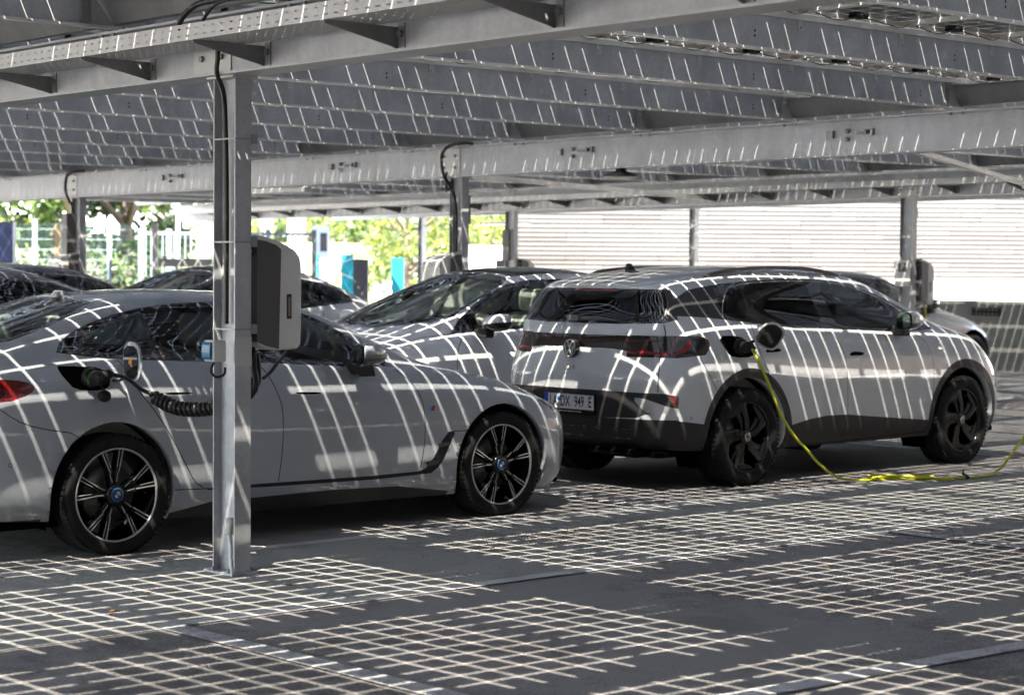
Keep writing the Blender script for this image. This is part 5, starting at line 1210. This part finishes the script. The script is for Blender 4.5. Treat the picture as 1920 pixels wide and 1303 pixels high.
def bar_fence(u0, u1, d, h, posts, label):
    f = empty('bar_fence', (*at(u0,d),0), 0, label, 'fence'); o = Vector(at(u0,d)); B = Vector(at(u1,d))-o; n = int(B.length/.115)
    ang = math.atan2(B.y,B.x); f.rotation_euler = (0,0,ang); L = B.length; b = MB()
    for i in range(n+1): x = L*i/n; b.box(x-.012,x+.012,-.012,.012,.1,h-.06)
    b.box(0,L,-.02,.02,h-.06,h); b.box(0,L,-.02,.02,.05,.1); b.build('bars', M['gate'], f)
    for u in posts:
        x = L*(u-u0)/(u1-u0); MB().box(x-.05,x+.05,-.05,.05,0,h+.06).build('post', M['gate'], f)
bar_fence(262, 590, 42, 2.30, [264,316,382,502,588], 'grey steel bar fence and sliding gate beside the entrance')
def prop(name, u, d, label, cat, pieces):
    r = empty(name, (*at(u,d),0), yaw-pi/2, label, cat)
    for nm, m, mb in pieces: mb.build(nm, m, r, bevel=0)
    return r
prop('storage_container', -20, 38, 'blue container cut by the left edge of the picture', 'container', [('container_body', mat('container_blue',(.012,.022,.075),.5,noise=.1), MB().box(-1.2,.44,0,.25,0,2.40)),('door_seam', M['gap'], MB().box(-.1,-.09,-.003,0,0,2.3))])
prop('wooden_post', 108, 37.5, 'pale wooden post with insulators in front of the mesh fence', 'post', [('post_shaft', mat('pale_wood',(.50,.40,.25),.7,noise=.2), MB().box(-.045,.045,-.045,.045,0,2.36)),('crosspiece', mat('pale_wood2',(.50,.40,.25),.7), MB().box(-.13,.16,-.05,-.0455,2.14,2.20).box(-.1,.13,-.05,-.0455,2.04,2.09))])
prop('white_post', 290, 39, 'slim white post standing by the gate', 'post', [('post_shaft', M['white_wall'], MB().box(-.05,.05,-.05,.05,0,2.42))])
prop('white_post', 562, 46, 'broad white post at the right of the gate', 'post', [('post_shaft', M['white_wall'], MB().box(-.12,.12,-.08,.08,0,2.75))])
prop('lamp_mast', 333, 50, 'thin grey lamp mast behind the gate', 'lamp mast', [('mast', M['post'], MB().tube([(0,0,0),(0,0,6)],.05,10))])
prop('lamp_mast', 545, 60, 'grey mast behind the round sign', 'lamp mast', [('mast', M['post'], MB().tube([(0,0,0),(0,0,7)],.12,10))])
prop('round_sign', 497, 60, 'round traffic sign seen from behind on a pole', 'sign', [('sign_disc', M['post'], MB().lathe([(0,-.01),(.20,-.01),(.20,.01),(0,.01)],28,'y',(0,0,2.90))),('pole', M['post'], MB().tube([(0,.03,0),(0,.03,3.0)],.03,10))])
prop('boom_barrier', 297, 30, 'white boom barrier arm in front of the gate', 'barrier', [('barrier_arm', M['white_wall'], MB().box(0,1.0,-.05,.05,1.585,1.70)),('end_cap', M['white_wall'], MB().box(.06,.12,-.04,.04,1.701,1.74)),('barrier_post', M['post'], MB().box(.82,1.0,.06,.2,0,1.6))])
prop('charging_totem', 600, 45, 'tall dark charging column with a turquoise foot beside the gate', 'charging column', [('totem_body', mat('totem_grey',(.055,.07,.10),.3), MB().box(-.19,.19,-.1,.1,.0,2.50)),('turquoise_panel', mat('turquoise',(.006,.17,.22),.4), MB().box(-.165,-.02,-.112,-.1005,.3,1.86)),('screen', M['gloss_black'], MB().box(-.0,.15,-.108,-.1005,1.95,2.35)),('lower_panel', M['post'], MB().box(.0,.15,-.108,-.1005,1.1,1.80))])
prop('turquoise_cabinet', 651, 44, 'turquoise cabinet on the sunlit forecourt', 'cabinet', [('cabinet_body', mat('turquoise_b',(.006,.16,.21),.4), MB().box(-.13,.13,-.12,.12,0,1.87)),('plinth', M['concrete'], MB().box(-.14,.14,-.13,.13,0,.05))])
prop('turquoise_cabinet', 745, 44, 'turquoise cabinet partly behind the young tree', 'cabinet', [('cabinet_body', mat('turquoise_c',(.006,.16,.21),.4), MB().box(-.13,.13,-.12,.12,0,1.80)),('plinth', M['concrete'], MB().box(-.14,.14,-.13,.13,0,.05))])
prop('grey_cabinet', 676, 36, 'grey cabinet beside the turquoise one', 'cabinet', [('cabinet_body', mat('cabinet_grey',(.13,.14,.18),.5), MB().box(-.13,.13,-.12,.12,0,1.74)),('lock', M['bolt'], MB().box(-.02,.0,-.126,-.1205,1.2,1.25))])
# white van far behind
vn = empty('delivery_van', (*at(1090,44.5),0), yaw-pi/2, 'white van parked far behind, its roof over the silver car', 'van')
MB().prism([(-2.6,.35),(2.6,.35),(2.65,.9),(2.3,1.15),(1.5,1.95),(1.3,2.02),(-2.5,2.05),(-2.65,1.9)],-.0,1.9,'y').build('body', mat('van_white',(.55,.57,.60),.3,coat=.5), vn, bevel=.05)
MB().prism([(-1.9,1.22),(1.95,1.22),(1.45,1.78),(-1.9,1.78)],-.008,-.001,'y').build('window', M['gloss_black'], vn)
for x in (-1.7,1.6): MB().lathe([(0,-.02),(.2,-.02),(.34,-.01),(.34,.2),(0,.2)],24,'y',(x,0,.34)).build('wheel', M['tyre'], vn)
# ---- lawn, hill and planting
hm = mat('sunny_lawn', (.13,.15,.035), .9, noise=.35, scale=.6, bump=.3, bscale=9)
b = MB(); N = 14
us = [-400+ i*(700+400)/N for i in range(N+1)]; ds = [52,56,60,66,74,90]; hz = [0.0,.15,.9,1.7,2.3,2.6]
vs = [(*at(u,d), h+.12*sin(u*.02+d)) for d, h in zip(ds,hz) for u in us]
b.add(vs, [(r*(N+1)+i, r*(N+1)+i+1, (r+1)*(N+1)+i+1, (r+1)*(N+1)+i) for r in range(len(ds)-1) for i in range(N)], 0, True)
tag(b.build('grass_bank', hm), kind='structure')
LF = {'sun': mat('sunlit_leaf', (.11,.14,.015), .5, noise=.3, scale=2), 'mid': mat('green_leaf', (.032,.062,.010), .5, noise=.4, scale=1.5), 'dark': mat('dark_leaf', (.015,.032,.009), .55, noise=.4, scale=1.5), 'stone': mat('rubble_stone', (.055,.05,.042), .9, noise=.4, scale=5)}
BK = mat('bark', (.085,.065,.05), .9, noise=.4, scale=9, bump=.5, bscale=20)
def leaves(b, c, rx, ry, rz, n, s, rnd, mats=(0,)):
    for _ in range(n):
        while True:
            p = Vector((rnd.uniform(-1,1), rnd.uniform(-1,1), rnd.uniform(-1,1)))
            if p.length < 1: break
        p *= (.55+.45*rnd.random()); q = Vector((c[0]+p.x*rx, c[1]+p.y*ry, c[2]+p.z*rz))
        a = Vector((rnd.gauss(0,1), rnd.gauss(0,1), rnd.gauss(0,.6))).normalized(); t = a.orthogonal().normalized(); t = (t*cos(rnd.random()*6)+a.cross(t)*sin(rnd.random()*6)).normalized(); u = a.cross(t); k = s*rnd.uniform(.6,1.3)
        b.add([q-t*k, q-u*k*.45, q+t*k, q+u*k*.45], [(0,1,2,3)], rnd.choice(mats))
def tree(u, d, h, r, label, mats, n, leaf, seed, trunk_h=None, low=.35, tr=.12, group=None):
    rnd = random.Random(seed); x, y = at(u, d); root = empty('tree', (x, y, 0), 0, label, 'tree', group)
    tb = MB(); th = trunk_h or h*.6; bend = rnd.uniform(-.2,.2)
    tb.tube(spline([(0,0,-.05),(bend*.3,0,th*.4),(bend,bend*.5,th*.75),(bend*.6,0,th)],5), [tr*(1-.55*i/15) for i in range(16)], 10)
    tips = []
    for k in range(9):
        a = rnd.uniform(0,6.28); z0 = th*rnd.uniform(.45,.95); e = Vector((cos(a)*r*rnd.uniform(.5,.85), sin(a)*r*rnd.uniform(.5,.85), z0+rnd.uniform(.1,.5)*r+.1*h)); tips.append(e)
        tb.tube(spline([(bend*.6,0,z0),((bend*.6+e.x)/2,e.y/2,z0+(e.z-z0)*.6),e],4), [tr*.45*(1-i/10) for i in range(9)], 6)
    tb.build('trunk', BK, root)
    cb = MB(); m = 26
    for k in range(m):
        if k < len(tips): c = tips[k]
        else:
            a = rnd.uniform(0,6.28); q = sqrt(rnd.random()); zz = rnd.uniform(low, 1); rr = r*sqrt(max(.05, 1-((zz-.6)/.62)**2)); c = Vector((cos(a)*rr*q, sin(a)*rr*q, zz*h))
        s = r*rnd.uniform(.24,.40); leaves(cb, c, s, s, s*.7, n//m, leaf, rnd, (0,0,0,1))
    cb.build('crown', mats, root, fix=False)
    return root
tree(765, 47, 4.3, 2.1, 'young tree with bright yellow-green leaves left of the second column', [LF['sun'], LF['mid']], 5200, .075, 1, low=.24, tr=.09)
tree(905, 50, 4.4, 1.5, 'young yellow-green tree between the second column and the facade', [LF['sun'], LF['mid']], 3600, .075, 2, low=.28, tr=.08)
for i, (u, d, h, r, l) in enumerate(((-60,62,9,4.2,'broad green tree above the blue container'),(150,60,9,4.4,'large tree above the mesh fence, second from the left'),(232,66,10,3.6,'dark trunked tree behind the fence post by the far left column'),(330,80,9,3.0,'loose green tree crown behind the gate, just left of the near column'))):
    tree(u, d, h, r, l, [LF['mid'] if i != 2 else LF['dark'], LF['sun'] if i in (0,3) else LF['mid']], 9000, .17, 20+i, low=.18 if i != 3 else .38, tr=.28)
def hedge(u0, u1, d, h, label, mats, n, leaf, seed, name='hedge', cat='hedge'):
    rnd = random.Random(seed); root = empty(name, (*at((u0+u1)/2,d),0), 0, label, cat); o = Vector(at((u0+u1)/2,d)); b = MB()
    for k in range(40):
        p = Vector(at(u0+(u1-u0)*(k+.5)/40, d+rnd.uniform(-.4,.4)))-o; hh = h*rnd.uniform(.75,1.05)
        leaves(b, (p.x,p.y,hh*.5), .45*rnd.uniform(.8,1.3), .5, hh*.52, n//40, leaf, rnd, (0,0,1))
    b.build('foliage', mats, root, fix=False)
    s = MB()
    for k in range(12): p = Vector(at(u0+(u1-u0)*(k+.5)/12, d))-o; s.tube([(p.x,p.y,0),(p.x+rnd.uniform(-.1,.1),p.y,h*.7)],[.03,.012],6)
    s.build('stems', BK, root)
hedge(-60, 262, 46, 2.15, 'grey-green hedge behind the mesh fence', [LF['mid'], LF['stone']], 9000, .09, 31)
hedge(250, 330, 46, 2.0, 'low dark shrub behind the bar fence', [LF['dark'], LF['mid']], 2600, .09, 33, 'shrub', 'shrub')
hedge(20, 430, 38, 1.62, 'sunny yellow-green row of weeds at the foot of the fence', [LF['sun'], LF['sun']], 8000, .05, 32, 'weeds', 'weeds')
for i, (u, d, r) in enumerate(((520,110,6),(690,120,6),(840,115,5),(-300,90,7))):
    tree(u, d, 4.6 if i < 3 else 12, r, ('distant hazy tree beyond the lawn behind the round sign','distant tree beyond the turquoise cabinet','distant tree behind the white van','tall tree outside the left edge beyond the container')[i], [LF['mid'], LF['sun']], 2500, .3, 40+i, low=.2, tr=.25)

# walls added out of view behind the camera to block light and darken reflections
M['brick'] = mat('dark_brick', (.075,.06,.052), .85, noise=.3, scale=4, bump=.3, bscale=30)
hb = empty('light_blocking_walls', (0,0,0), 0, 'dark brick walls added out of view behind the camera to block light', 'building')
b = MB(); b.box(-16,40,-13.4,-13,0,7).box(-16,-15.6,-12.999,6,0,7).box(39.6,40,-12.999,10,0,7)
b.build('brick_wall', M['brick'], hb)
for k in range(9):
    MB().box(-12+5*k,-9.5+5*k,-12.998,-12.96,1.1,2.6).build('window', M['gloss_black'], hb)
